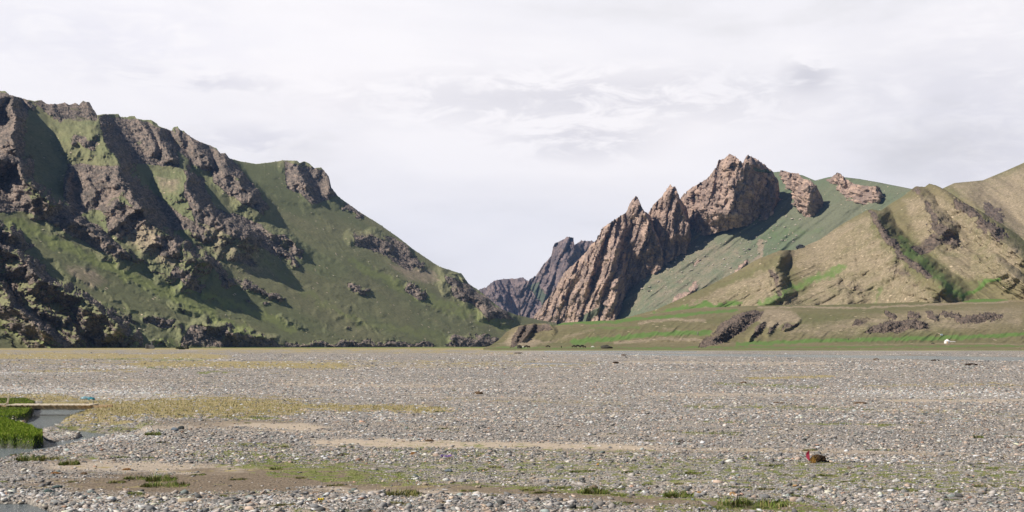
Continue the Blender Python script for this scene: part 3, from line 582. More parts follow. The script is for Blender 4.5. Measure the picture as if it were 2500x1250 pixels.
WATER = [low([(80, 1000), (88, 1000), (214, 1000), (205, 1010), (165, 1026), (145, 1036), (120, 1047), (70, 1047), (60, 1040), (70, 1025)], .886),
         low([(50, 1043), (120, 1045), (95, 1058), (108, 1070), (124, 1082), (116, 1092), (90, 1090), (60, 1060)], .886),
         low([(145, 1051), (190, 1052), (272, 1063), (264, 1071), (190, 1082), (150, 1094), (100, 1104), (40, 1118), (-60, 1134), (-300, 1154), (-300, 1094), (60, 1094), (118, 1082), (185, 1073), (205, 1064)], .886),
         [(-300, 1218), (70, 1221), (112, 1235), (150, 1248), (170, 1300), (-300, 1320)],
         [(1330, 861.5), (1700, 864), (1950, 865.5), (2200, 868), (2500, 872), (2900, 877), (2900, 885), (2500, 881), (2200, 875.5), (1950, 871), (1700, 868.5)],
         [(1280, 886), (1420, 886.5), (1420, 889), (1280, 888.5)], [(1330, 857.2), (1700, 858), (1700, 860), (1330, 858.4)]]
BANK1 = [(-400, 1064), (30, 1065), (80, 1067), (106, 1063), (103, 1052), (72, 1038), (40, 1028), (0, 1020), (-400, 1012)]
BANK2 = [(-400, 1016), (20, 1016), (45, 1013), (64, 1008), (76, 1000), (80, 990), (84, 980), (60, 972), (-400, 970)]
VALLEY = [(30, 996), (84, 986), (222, 988), (218, 996), (180, 1006), (160, 1014), (340, 1022), (345, 1040), (210, 1062), (120, 1088), (20, 1104), (-300, 1124), (-400, 1050), (-100, 1040)]
VALN = [(-400, 1055), (120, 1060), (330, 1020), (340, 1050), (200, 1086), (100, 1107), (-400, 1142)]
def strokes(px, py, L, nz):
    r = np.zeros(px.shape, np.float32)
    for pts, th, v in L:
        x0 = min(p[0] for p in pts)-th*14; x1 = max(p[0] for p in pts)+th*14; y0 = min(p[1] for p in pts)-th*2.2; y1 = max(p[1] for p in pts)+th*2.2
        m = (px > x0) & (px < x1) & (py > y0) & (py < y1)
        if not m.any(): continue
        d = seg(px[m], py[m], pts, 1.0, .12)[0]/(th*1.25)
        r[m] = np.maximum(r[m], v*sst(1.15, .45, d+nz[m]))
    return r
def gmasks(px, py):
    sc = np.clip((py-HY)/150, .05, 3)
    nz = .75*fbm(px/90, py/(9*sc+1), 0, 4)
    nz2 = .75*fbm(px/70+40, py/(8*sc+1), 5, 4)
    gold = strokes(px, py, GOLD, nz); green = strokes(px, py, GREEN, nz2)
    sand = strokes(px, py, SAND, nz2); pale = strokes(px, py, PALE, nz); mud = strokes(px, py, MUD, nz)
    # long thin streaks left by old braids of the river
    st = fbm(px/420+3, py/(6*sc+1.5), 11, 4); st2 = fbm(px/300+9, py/(5*sc+1.5), 21, 4)
    gold = np.maximum(gold, .65*sst(.16, .48, st)); sand = np.maximum(sand, .8*sst(.24, .5, st2)); mud = np.maximum(mud, .55*sst(.38, .6, -st2))
    green = np.maximum(green, .5*sst(.26, .52, -st)*(py > 940))
    st3 = fbm(px/600+7, py/(10*sc+2), 41, 4); pale = np.maximum(pale, .5*sst(.15, .5, st3)); sand = np.maximum(sand, .35*sst(.1, .45, -st3))
    bk = np.clip(.75+1.5*fbm(px/34, py/(2.2*sc+1.2), 31, 3), 0, 1.25)
    gold = np.clip(gold*np.where(gold > .8, np.maximum(bk, 1), bk), 0, 1); green = np.clip(green*bk, 0, 1)
    bank = np.maximum(polysoft(px+5*pn(px/14, py/6), py+2*pn(px/12, py/5, 3), BANK1, 2.2), polysoft(px+5*pn(px/14, py/6), py, BANK2, 2))
    wat = np.zeros(px.shape, np.float32)
    for w in WATER:
        x0 = min(p[0] for p in w)-20; x1 = max(p[0] for p in w)+20; y0 = min(p[1] for p in w)-8; y1 = max(p[1] for p in w)+8
        m = (px > x0) & (px < x1) & (py > y0) & (py < y1)
        if m.any():
            sof = 1.0 if y0 < 900 else 3.5
            jx = px[m]+6*pn(px[m]/15, py[m]/5); jy = py[m]+(1.5 if sof > 1 else .3)*pn(px[m]/22, py[m]/6, 4)
            wat[m] = np.maximum(wat[m], polysoft(jx, jy, w, sof))
    far = sst(856.5, 855, py)*sst(1150, 1220, px); far2 = sst(851.5, 850, py)
    green = np.maximum(green, np.maximum(far, far2)); 
    wat = wat*(1-bank)
    return gold, green, sand, pale, mud, bank, wat
def gheight(X, Y, bank, wat, px, py):
    z = .022*fbm(X/1.1, Y/1.1, 0, 3)+.06*fbm(X/7, Y/7, 2, 3)*np.clip(Y/30, .3, 1)
    z = z*np.clip(1.3-Y/500, .25, 1)
    z = z+bank*(.02+.05*fbm(X/1.5, Y/1.5, 5, 2))
    val = np.zeros(z.shape); m = (px < 420) & (py > 955) & (py < 1180)
    if m.any(): val[m] = polysoft(px[m], py[m], VALLEY, 9)
    if m.any(): val[m] = np.maximum(val[m], polysoft(px[m], py[m], VALN, 28))
    z = z+(WL+.075)*val*(1-bank)
    wt = np.where((px < 420) & (py < 1160), WL-.10, -.27)
    w2 = np.clip(wat*2, 0, 1) if np.ndim(wat) else wat
    z = z*(1-wat)+wt*wat
    return z
def ground():
    cx = np.concatenate([[-60000, -20000, -8000, -3000, -1500, -900, -600], np.arange(-420, 2930, 2.5), [3100, 3400, 4000, 5500, 10000, 22000, 62000]])
    rows = np.concatenate([[-400, -60, -10, 0, 6, 10, 13], gd(np.arange(1312, 1000, -1.25)), gd(np.arange(1000, 870, -1.0)), gd(np.arange(870, 850, -.5)), [1100, 1250, 1500, 2000, 3000, 4500, 6500, 9000]])
    Xp, Yg = np.meshgrid(cx, rows)
    De = np.maximum(Yg, 14.0)
    X = (Xp-CX)/F*De; px = Xp.astype(np.float32); py = (HY+F*CH/De).astype(np.float32)
    gold, green, sand, pale, mud, bank, wat = gmasks(px, py)
    Z = gheight(X, Yg, bank, wat, px, py)
    Z = np.where(Yg > 1050, -.05, Z)
    P = np.stack([X, Yg, Z], -1)
    A = np.stack([np.maximum(gold, np.maximum(green, bank)), sand, mud, sst(-.25, .25, np.maximum(green, bank)-gold)], -1).reshape(-1, 4)
    B = np.stack([pale*(1-np.clip(bank*3, 0, 1)), np.clip(bank*3, 0, 1), np.clip(wat*1.5, 0, 1)], -1).reshape(-1, 3)
    o = newmesh('ground', P.reshape(-1, 3), grid_faces(*P.shape[:2])[:, ::-1], m_ground, {'gm': A, 'gn': B}, smooth=True)
    tag(o, kind='structure')
def ground_mat():
    m = bpy.data.materials.new('ground'); m.use_nodes = True; nt = m.node_tree; L = nt.links.new
    b = nt.nodes['Principled BSDF']; b.inputs['Roughness'].default_value = .95; b.inputs['Specular IOR Level'].default_value = .1
    a = mk(nt, 'ShaderNodeAttribute'); a.attribute_name = 'gm'; sp = mk(nt, 'ShaderNodeSeparateColor'); L(a.outputs['Color'], sp.inputs[0])
    a2 = mk(nt, 'ShaderNodeAttribute'); a2.attribute_name = 'gn'; sp2 = mk(nt, 'ShaderNodeSeparateColor'); L(a2.outputs['Color'], sp2.inputs[0])
    tc = mk(nt, 'ShaderNodeTexCoord')
    def noise(scale, det=5, rough=.6):
        n = mk(nt, 'ShaderNodeTexNoise'); n.inputs['Scale'].default_value = scale; n.inputs['Detail'].default_value = det; n.inputs['Roughness'].default_value = rough
        L(tc.outputs['Object'], n.inputs['Vector']); return n.outputs[0]
    def mix(f, c1, c2):
        x = mk(nt, 'ShaderNodeMix', data_type='RGBA')
        for s_, c in ((6, c1), (7, c2)):
            if isinstance(c, tuple): x.inputs[s_].default_value = (*c, 1)
            else: L(c, x.inputs[s_])
        if isinstance(f, float): x.inputs[0].default_value = f
        else: L(f, x.inputs[0])
        return x.outputs[2]
    def rng_(v, lo, hi):
        r = mk(nt, 'ShaderNodeMapRange', interpolation_type='SMOOTHSTEP'); r.inputs[1].default_value = lo; r.inputs[2].default_value = hi
        L(v, r.inputs[0]); return r.outputs[0]
    vo = mk(nt, 'ShaderNodeTexVoronoi'); vo.inputs['Scale'].default_value = 22; L(tc.outputs['Object'], vo.inputs['Vector'])
    sv = mk(nt, 'ShaderNodeSeparateColor'); L(vo.outputs['Color'], sv.inputs[0])
    gr = ramp(nt, [(0, (.07, .068, .065)), (.3, (.17, .16, .15)), (.6, (.27, .25, .225)), (.85, (.40, .355, .31)), (1, (.56, .51, .46))]); L(sv.outputs[0], gr.inputs[0])
    c = mix(rng_(noise(.09, 5), .35, .7), gr.outputs[0], mix(.5, gr.outputs[0], (.38, .32, .26)))
    nf = noise(9, 6, .7)
    c = mix(sp2.outputs[0], c, mix(.55, gr.outputs[0], (.50, .44, .38)))
    sandc = mix(rng_(nf, .3, .7), (.43, .345, .255), (.53, .44, .34))
    c = mix(sp.outputs[1], c, sandc)
    mudc = mix(rng_(nf, .3, .7), (.17, .13, .09), (.26, .205, .150))
    c = mix(sp.outputs[2], c, mudc)
    ng = noise(1.7, 5, .7)
    gg = mix(a.outputs['Alpha'], mix(rng_(ng, .35, .65), (.31, .25, .125), (.40, .325, .17)), mix(rng_(ng, .35, .65), (.16, .19, .055), (.24, .24, .09)))
    x = mk(nt, 'ShaderNodeMath', operation='MULTIPLY_ADD'); L(nf, x.inputs[0]); x.inputs[1].default_value = 1.1
    y = mk(nt, 'ShaderNodeMath', operation='ADD'); y.inputs[1].default_value = -.55; L(sp.outputs[0], y.inputs[0]); L(y.outputs[0], x.inputs[2])
    c = mix(rng_(x.outputs[0], .32, .7), c, gg)
    c = mix(sp2.outputs[1], c, (.045, .07, .012))
    c = mix(sp2.outputs[2], c, (.07, .07, .06))
    L(c, b.inputs['Base Color'])
    bp = mk(nt, 'ShaderNodeBump'); bp.inputs['Distance'].default_value = .03; bp.inputs['Strength'].default_value = .8
    iv = mk(nt, 'ShaderNodeMath', operation='SUBTRACT'); iv.inputs[0].default_value = 1; L(vo.outputs['Distance'], iv.inputs[1])
    ms = mk(nt, 'ShaderNodeMath', operation='SUBTRACT', use_clamp=True); ms.inputs[0].default_value = 1.0; L(sp.outputs[1], ms.inputs[1])
    m2 = mk(nt, 'ShaderNodeMath', operation='MULTIPLY'); L(iv.outputs[0], m2.inputs[0]); L(ms.outputs[0], m2.inputs[1])
    m3 = mk(nt, 'ShaderNodeMath', operation='ADD'); L(m2.outputs[0], m3.inputs[0]); L(nf, m3.inputs[1])
    L(m3.outputs[0], bp.inputs['Height']); L(bp.outputs[0], b.inputs['Normal'])
    return m
m_ground = ground_mat()
ground()
def gpoint(px, py):
    """point of the ground at photo position px, py"""
    D = float(gd(py)); p1 = np.array([float(px)], np.float32); p2 = np.array([float(py)], np.float32)
    *_, bank, wat = gmasks(p1, p2)
    z = gheight(np.array([(px-CX)/F*D]), np.array([D]), bank, wat, p1, p2)[0]
    return Vector(((px-CX)/F*D, D, float(z)))

# water
def water():
    m = bpy.data.materials.new('water'); m.use_nodes = True; nt = m.node_tree; L = nt.links.new; b = nt.nodes['Principled BSDF']
    b.inputs['Base Color'].default_value = (.21, .24, .245, 1); b.inputs['Roughness'].default_value = .16; b.inputs['IOR'].default_value = 1.33
    tc = mk(nt, 'ShaderNodeTexCoord'); mp = mk(nt, 'ShaderNodeMapping'); mp.inputs['Scale'].default_value = (1, 1.7, 1); L(tc.outputs['Object'], mp.inputs[0])
    n = mk(nt, 'ShaderNodeTexNoise'); n.inputs['Scale'].default_value = 7; n.inputs['Detail'].default_value = 5; n.inputs['Roughness'].default_value = .65; L(mp.outputs[0], n.inputs['Vector'])
    bp = mk(nt, 'ShaderNodeBump'); bp.inputs['Distance'].default_value = .16; bp.inputs['Strength'].default_value = 1; L(n.outputs[0], bp.inputs['Height']); L(bp.outputs[0], b.inputs['Normal'])
    V = []; Q = []
    for py_ in (974, 982, 1000, 1030, 1070, 1110, 1160):               # one sheet under the whole hollow of the stream
        D = float(gd(py_))
        for px_ in (-420, -200, 0, 120, 240, 352): V.append(((px_-CX)/F*D, D, WL))
    for r_i in range(6):
        for c_i in range(5): a_ = r_i*6+c_i; Q.append((a_, a_+6, a_+7, a_+1))
    for k, w in enumerate(WATER):
        if k < 3: continue
        x0 = min(p[0] for p in w)-12; x1 = max(p[0] for p in w)+12
        xs = np.arange(x0, x1, 8.0); y = []
        for x in xs:
            ys = [w[i][1]+(x-w[i][0])*(w[(i+1) % len(w)][1]-w[i][1])/(w[(i+1) % len(w)][0]-w[i][0]) for i in range(len(w)) if (w[i][0]-x)*(w[(i+1) % len(w)][0]-x) <= 0 and w[i][0] != w[(i+1) % len(w)][0]]
            y.append((min(ys), max(ys)) if ys else None)
        good = [v for v in y if v]
        for i, v in enumerate(y):
            if v is None: y[i] = good[0] if i < len(y)/2 else good[-1]
        far = w[0][1] < 900 and k > 3
        pad = .5 if far else (14 if k < 3 else 4); zz = WL if k < 3 else -.06-.001*k
        for i, (x, (a_, b_)) in enumerate(zip(xs, y)):
            for yy in (a_-pad, b_+pad):
                D = float(gd(yy)); V.append(((x-CX)/F*D, D, zz))
            if i: n_ = len(V); Q.append((n_-4, n_-3, n_-1, n_-2))
    o = newmesh('water', np.array(V), np.array(Q), m); tag(o, kind='structure')
water()

# ------------------------------------------------------------------ gravel
def ico():
    bm = bmesh.new(); bmesh.ops.create_icosphere(bm, subdivisions=1, radius=1)
    v = np.array([x.co[:] for x in bm.verts]); f = np.array([[q.index for q in p.verts] for p in bm.faces]); bm.free(); return v, f
ICO_V, ICO_F = ico()
OCT_V = np.array([(1, 0, 0), (0, 1, 0), (-1, 0, 0), (0, -1, 0), (0, 0, 1), (0, 0, -1)], float); OCT_F = np.array([(0, 1, 4), (1, 2, 4), (2, 3, 4), (3, 0, 4)])
PAL = np.array([1.2, 1.14, 1.09])*np.array([(.20, .20, .20), (.26, .25, .24), (.15, .155, .16), (.31, .295, .28), (.10, .105, .105), (.42, .38, .34), (.36, .29, .24), (.16, .19, .185), (.55, .53, .50), (.24, .22, .20), (.33, .27, .21), (.30, .20, .15)])
PW = np.array([.15, .15, .13, .13, .09, .08, .09, .05, .022, .07, .04, .015]); PW /= PW.sum()
def scatter_stones(n, y0, y1, size, tv, tf, seed, lo_rel):
    r = np.random.default_rng(seed)
    py = r.uniform(y0, y1, n).astype(np.float32); px = r.uniform(-150, 2650, n).astype(np.float32)
    gold, green, sand, pale, mud, bank, wat = gmasks(px, py)
    keep = (1-.95*sand)*(1-.97*mud)*(1-.88*gold)*(1-.75*green)*(1-bank)*(1-wat*.97)
    dens = .72+.55*fbm(px/160, py/14, 8, 3)
    k = r.random(n) < keep*dens*1.25
    px, py, pale, wat = px[k], py[k], pale[k], wat[k]; bank = bank[k]
    n = len(px); D = gd(py); X = (px-CX)/F*D
    Z = gheight(X, D, bank, wat, px, py)
    s = size*np.exp(r.normal(0, .5, n))*(1+.35*pale)
    minpx = 1.25/F*D; s = np.maximum(s, minpx*np.exp(r.normal(0, .3, n)))
    s = np.minimum(np.where(r.random(n) < .02, s*2.0, s), np.maximum(.075, 4.2/F*D))
    nv = len(tv)
    V = np.repeat(tv[None], n, 0)*(1+.30*r.normal(size=(n, nv, 1)).clip(-1, 1))
    V = V*np.stack([s*r.uniform(.8, 1.25, n), s*r.uniform(.6, 1.05, n), s*r.uniform(.3, .62, n)], -1)[:, None]
    a = r.uniform(0, 6.28, n); t = r.normal(0, .22, n)
    ca, sa = np.cos(a)[:, None], np.sin(a)[:, None]
    x = V[..., 0]*ca-V[..., 1]*sa; y = V[..., 0]*sa+V[..., 1]*ca; z = V[..., 2]+x*np.sin(t)[:, None]
    V = np.stack([x+X[:, None], y+D[:, None], z+Z[:, None]+(s*.12)[:, None]], -1)
    c = PAL[r.choice(len(PAL), n, p=PW)]*np.exp(r.normal(0, .34, n))[:, None]
    c = c*(1+pale[:, None]*.55); c = np.clip(c, .03, .62)
    C_ = np.repeat(c[:, None], nv, 1)
    Fq = tf[None]+np.arange(n)[:, None, None]*nv
    return V.reshape(-1, 3), Fq.reshape(-1, tf.shape[1]), C_.reshape(-1, 3)
m_stone = vcol('stone', .9)
parts = [scatter_stones(60000, 1110, 1300, .0135, ICO_V, ICO_F, 1, 0), scatter_stones(60000, 1010, 1130, .018, ICO_V, ICO_F, 2, 0), scatter_stones(110000, 1100, 1300, .010, OCT_V, OCT_F, 6, 0), scatter_stones(3500, 1170, 1300, .032, ICO_V, ICO_F, 9, 0),
         scatter_stones(70000, 950, 1030, .032, OCT_V, OCT_F, 3, 0), scatter_stones(70000, 900, 962, .045, OCT_V, OCT_F, 4, 0), scatter_stones(40000, 862, 905, .09, OCT_V, OCT_F, 5, 0),
         scatter_stones(70000, 1010, 1130, .016, OCT_V, OCT_F, 7, 0)]
def merge(parts):
    V = []; Q = []; C_ = []; o = 0
    for v, q, c in parts: V.append(v); Q.append(q+o); C_.append(c); o += len(v)
    return np.concatenate(V), np.concatenate(Q), np.concatenate(C_)
v, q, c = merge(parts)
tag(newmesh('gravel', v, q, m_stone, {'col': c}), 'grey and pinkish river stones covering the flat plain', 'gravel', kind='stuff')

# ------------------------------------------------------------------ grass
m_grass = vcol('grass_blade', .8)
def blades(px, py, h, w, col, seed, lean=.35, X=None, D=None, Z=None):
    r = np.random.default_rng(seed); n = len(px)
    if X is None:
        *_, bank, wat = gmasks(px, py); D = gd(py); X = (px-CX)/F*D; Z = gheight(X, D, bank, wat, px, py)
    w = np.maximum(w, .55/F*D)
    a = r.uniform(0, 6.28, n); b = r.uniform(0, 6.28, n); l = h*np.abs(r.normal(0, lean, n))
    base = np.stack([X, D, Z-.01], -1)
    dx = np.stack([np.cos(a)*w, np.sin(a)*w, 0*w], -1)
    mid = base+np.stack([np.cos(b)*l*.35, np.sin(b)*l*.35, h*.6], -1)
    tip = base+np.stack([np.cos(b)*l, np.sin(b)*l, h], -1)
    V = np.stack([base-dx, base+dx, mid+dx*.7, mid-dx*.7, tip], 1)
    i = np.arange(n)[:, None]*5
    T = np.concatenate([i+np.array([[0, 1, 2]]), i+np.array([[0, 2, 3]]), i+np.array([[3, 2, 4]])], 0)
    C_ = np.repeat(col[:, None], 5, 1)
    return V.reshape(-1, 3), T, C_.reshape(-1, 3)
def grass_field(n, y0, y1, hgt, wid, seed):
    r = np.random.default_rng(seed)
    py = r.uniform(y0, y1, n).astype(np.float32); px = r.uniform(-150, 2650, n).astype(np.float32)
    gold, green, sand, pale, mud, bank, wat = gmasks(px, py)
    g = np.maximum(gold, green)*(1-bank)*(1-wat)
    cl = sst(-.15, .3, fbm(px/26, py/(5 if y0 > 1000 else 2.5), 6, 3)+.55*(g-.5))
    k = r.random(n) < g*cl
    px, py, gold, green = px[k], py[k], gold[k], green[k]; n = len(px)
    t = (gold > green)
    c1 = np.array([(.38, .31, .15), (.46, .37, .19), (.31, .28, .12), (.22, .24, .08)])[r.integers(0, 4, n)]
    c2 = np.array([(.15, .18, .05), (.20, .21, .07), (.30, .26, .12), (.10, .13, .04)])[r.integers(0, 4, n)]
    c = np.where(t[:, None], c1, c2)*np.exp(r.normal(0, .15, n))[:, None]
    return blades(px, py, hgt*np.exp(r.normal(0, .3, n)), wid, c, seed+100)
gp = [grass_field(190000, 1060, 1300, .030, .004, 11), grass_field(170000, 960, 1062, .05, .005, 12), grass_field(120000, 850, 960, .06, .010, 13)]
v, q, c = merge(gp)
tag(newmesh('grass', v, q, m_grass, {'col': c}), 'short golden and green grass growing in patches on the gravel plain', 'grass', kind='stuff')
def bank_grass():
    r = np.random.default_rng(5); n = 150000
    px = r.uniform(-160, 130, n).astype(np.float32); py = r.uniform(974, 1100, n).astype(np.float32)
    *_, bank, wat = gmasks(px, py)
    k = r.random(n) < bank*np.where(py > 1022, 1, .7); px, py = px[k], py[k]; n = len(px)
    c = np.array([(.17, .26, .015), (.24, .33, .03), (.13, .21, .012), (.33, .36, .06)])[r.integers(0, 4, n)]*np.exp(r.normal(0, .15, n))[:, None]
    old = (py < 1000)[:, None]; c = np.where(old & (r.random(n)[:, None] < .35), (.26, .22, .09), c)
    v, q, c = blades(px, py, np.where(py > 1022, .05, .035)*np.exp(r.normal(0, .25, n)), .006, c, 77, .5)
    tag(newmesh('turf', v, q, m_grass, {'col': c}), 'thick bright green turf overhanging the stream bank', 'turf', kind='stuff')
bank_grass()
def tuft_mesh(name, n, rad, h, cols, seed):
    r = np.random.default_rng(seed); a = r.uniform(0, 6.28, n); q = rad*np.sqrt(r.random(n))
    X = np.cos(a)*q; Y = np.sin(a)*q*.8
    c = np.array(cols)[r.integers(0, len(cols), n)]*np.exp(r.normal(0, .18, n))[:, None]
    hh = h*(1-.5*(q/rad)**2)*np.exp(r.normal(0, .25, n))
    v, t, c = blades(X, X, hh, .0045, c, seed, .6, X, np.full(n, 1.0), X*0)
    v[:, 1] += np.repeat(Y, 5)-1.0
    me = newmesh(name, v, t, m_grass, {'col': c}); return me
G1 = [(.10, .17, .02), (.15, .21, .04), (.20, .22, .06), (.07, .11, .02)]
G2 = [(.22, .20, .07), (.30, .25, .11), (.14, .17, .04), (.10, .12, .03)]
tv_ = [tuft_mesh('grass_tuft', 420, .17, .085, G1+G2[:2], 34), tuft_mesh('grass_tuft', 380, .20, .075, G2, 35), tuft_mesh('grass_tuft', 460, .26, .07, G1+G2, 36)]
TL = 'small green grass tuft growing alone on the gravel plain'
spots = []
rr_ = random.Random(4)
for _ in range(150):
    y = 905+340*rr_.random()**1.3; x = rr_.uniform(0, 2500)
    p1 = np.array([x], np.float32); p2 = np.array([y], np.float32); g_ = gmasks(p1, p2)
    if g_[5][0] > .1 or g_[6][0] > .1 or (230 < x < 1020 and 960 < y < 1030): continue
    spots.append((x, y, rr_.uniform(.55, 1.1), rr_.randrange(3)))
for i, (x, y, s_, k) in enumerate(spots):
    o = tv_[k].copy(); COL.objects.link(o); o.location = gpoint(x, y); o.scale = (s_*1.1, s_*.8, s_*.45); o.rotation_euler.z = rr_.uniform(0, 6)
    tag(o, TL, 'grass tuft', 'small tufts dotted over the gravel')
special = [(70, 1120, 1.9, 0, 'large bushy green tuft at the near edge of the stream'), (118, 1122, 1.5, 1, 'straw-green tuft right of the bushy one by the stream'), (170, 1135, 1.4, 0, 'spiky green tuft at the right end of the streamside row'),
           (392, 1172, 1.6, 0, 'bright green tuft in the middle of the brown mud flat'), (402, 1186, 1.6, 2, 'dull green tuft just below the bright one on the mud'), (375, 1063, 1.6, 0, 'green tuft on pale pebbles right of the stream channel'),
           (985, 1212, 1.7, 1, 'yellow-green tuft alone on the sandy strip near the bottom'), (1450, 1205, 1.5, 0, 'dark green tuft on the edge of the curved mud strip'), (2385, 1068, 1.1, 0, 'small vivid green tuft on bare gravel at far right'),
           (1655, 1216, 1.5, 0, 'thick green tuft beside mud with dry stalks near it'), (1840, 1238, 2.0, 2, 'broad ragged green tuft at the bottom right centre'), (330, 1168, 1.0, 2, 'thin dark tuft at the upper edge of the mud flat')]
for x, y, s_, k, lb in special:
    o = tv_[k].copy(); COL.objects.link(o); o.location = gpoint(x, y); o.scale = (s_*.9, s_*.9, s_*.75); o.rotation_euler.z = rr_.uniform(0, 6)
    tag(o, lb, 'grass tuft')
for o in tv_: bpy.data.objects.remove(o)

# ------------------------------------------------------------------ rocks and boulders
def rock_mesh(name, seed, mat, flat=.6, sub=3, A=.35):
    bm = bmesh.new(); bmesh.ops.create_icosphere(bm, subdivisions=sub, radius=1)
    v = np.array([x.co[:] for x in bm.verts])
    f, _ = facets(v[:, 0]*.9+seed*3.3, v[:, 1]*.9, v[:, 2]*.9, .9, seed*7)
    d = 1+A*f+.12*fbm(v[:, 0]*2+seed, v[:, 1]*2, v[:, 2]*2, 3)
    for i, x in enumerate(bm.verts): x.co = Vector(v[i]*float(d[i])); x.co.z *= flat
    me = bpy.data.meshes.new(name); bm.to_mesh(me); bm.free(); me.materials.append(mat)
    return me
def rmat(n, c, var=.3): return simple(n, c, .85, var, 9, .5, .03)
RM = {'grey': rmat('grey_rock', (.20, .205, .20)), 'blue': rmat('blue_grey_rock', (.17, .20, .23)), 'dark': rmat('dark_rock', (.055, .06, .06)), 'white': rmat('white_rock', (.60, .57, .53), .15),
      'beige': rmat('beige_rock', (.42, .34, .25), .2), 'ochre': rmat('ochre_rock', (.42, .25, .11), .25), 'brown': rmat('brown_rock', (.22, .16, .11)), 'teal': rmat('teal_rock', (.08, .115, .11))}
ROCKS = [(428, 1052, 9, 6, 'blue', 'rounded blue-grey stone, left of the pair above the gravel bar'), (443, 1048, 8, 6, 'dark', 'dark stone close behind the blue-grey one'), (519, 1061, 5, 5, 'beige', 'small cream stone standing right of the dark and blue-grey pair'),
         (460, 1225, 22, 7, 'beige', 'long flat beige slab lying at the edge of the mud'), (140, 1190, 11, 5, 'teal', 'dark teal stone, upper of two by the bottom left stream'), (120, 1203, 11, 6, 'teal', 'greenish dark stone just below the dark teal one'),
         (1095, 1150, 11, 5, 'blue', 'pointed blue-grey stone below the purple flowers'), (1366, 1144, 10, 5, 'grey', 'rounded slate-grey stone with a dark gap at its left'), (1584, 1058, 5, 5, 'white', 'upright oval white stone on the open gravel'),
         (1708, 1208, 9, 4, 'ochre', 'orange stone lying at the upper edge of the mud strip'), (1790, 1212, 11, 5, 'ochre', 'ochre slab among grass near the bottom right centre'), (1449, 1194, 11, 8, 'brown', 'brown rounded stone beside the green tuft on the mud edge'),
         (1536, 1204, 6, 4, 'white', 'small white stone resting on the mud edge'), (1750, 1220, 7, 5, 'white', 'pale grey-white stone between the orange stone and the ochre slab'), (2189, 1176, 10, 6, 'white', 'pale lilac-white stone in the grass at right'),
         (1942, 1189, 8, 4, 'ochre', 'tan pointed stone below the pink scrap'), (2002, 1196, 10, 5, 'beige', 'flat tan stone right of the pointed tan one'), (40, 1042, 16, 5, 'beige', None), (70, 1247, 20, 8, 'beige', 'large pale stone at the very bottom left in shallow water'),
         (105, 1246, 22, 8, 'grey', 'large grey boulder at the bottom left waterline'), (125, 1240, 12, 6, 'teal', 'dark green stone beside the grey boulder at the waterline'), (95, 1041, 12, 5, 'beige', 'pale flat rock standing in the narrow of the stream'),
         (1304, 1247, 9, 5, 'beige', 'cream stone at the bottom edge of the picture'), (1040, 1184, 9, 4, 'beige', 'pinkish cream stone beside grass below the gravel slope'), (1168, 1192, 8, 5, 'beige', 'pale triangular stone above the sandy strip'),
         (132, 985, 12, 5, 'grey', 'grey flat stone on the turf edge behind the bridge'), (1010, 1163, 8, 3, 'white', 'thin white stone left of the sandy strip grass'), (635, 1218, 7, 4, 'white', 'chalky white stone on the lower gravel bar'),
         (1792, 1170, 6, 4, 'white', 'tiny bright white stone on gravel above the ochre slab'), (1235, 1040, 4, 3, 'dark', 'small black stone on the dark gravel right of centre'), (1993, 1092, 6, 4, 'dark', 'small dark wedge stone on the sand above the pink scrap'),
         (2073, 1143, 7, 4, 'brown', 'small brown stone in sparse grass right of the pink scrap')]
for i, (x, y, w, h, mt, lb) in enumerate(ROCKS):
    if not lb: continue
    p = gpoint(x, y); me = rock_mesh('rock', i+1, RM[mt], 1.0)
    o = bpy.data.objects.new('rock', me); COL.objects.link(o); k = p.y/F
    o.location = p+Vector((0, 0, h*k*.35)); o.scale = (w*k, w*k*.8, h*k); o.rotation_euler.z = (i*.7) % .8
    tag(o, lb, 'rock')
def boulders(lay, pts, mat, label, group, seed):
    ms = [rock_mesh('boulder', seed+j, mat, .7, 2, .45) for j in range(4)]
    r = random.Random(seed)
    for i, (x, y, s_) in enumerate(pts):
        p = on_layer(lay, x, y); o = bpy.data.objects.new('boulder', ms[i % 4]); COL.objects.link(o)
        k = p.y/F*s_; o.location = p+Vector((0, 0, k*.15)); o.scale = (k*r.uniform(.8, 1.3), k, k*r.uniform(.6, 1)); o.rotation_euler.z = r.uniform(0, 6)
        tag(o, label, 'boulder', group)
r_ = random.Random(12); pts = []
while len(pts) < 130:
    x = r_.uniform(1560, 1960); y = r_.uniform(525, 720)
    if y < 640-(x-1560)*.28+r_.gauss(0, 12) or y > 745-(x-1560)*.40: continue
    pts.append((x, y, abs(r_.gauss(1.6, .9))+.9))
boulders('scree_mountain', pts, rmat('pale_boulder', (.42, .37, .30), .15), 'pale boulder scattered on the grey-green scree below the rock peaks', 'boulders on the scree', 50)
pts = [(135, 688, 3), (128, 662, 2), (319, 820, 3.5), (340, 804, 5), (352, 806, 3), (375, 830, 3), (68, 596, 2.5), (100, 591, 2), (95, 635, 2), (105, 562, 3), (590, 760, 2), (550, 770, 2.2), (560, 778, 2), (820, 620, 2.4), (815, 674, 2.4), (970, 675, 3),
       (1155, 798, 2.5), (1150, 788, 2), (1195, 807, 2), (900, 640, 2), (760, 520, 2), (790, 560, 1.8), (1095, 812, 3)]
boulders('left_mountain', pts, rmat('pale_slope_boulder', (.45, .40, .30), .15), 'small pale boulder lying on the green slope of the left mountain', 'boulders on the green left slope', 60)

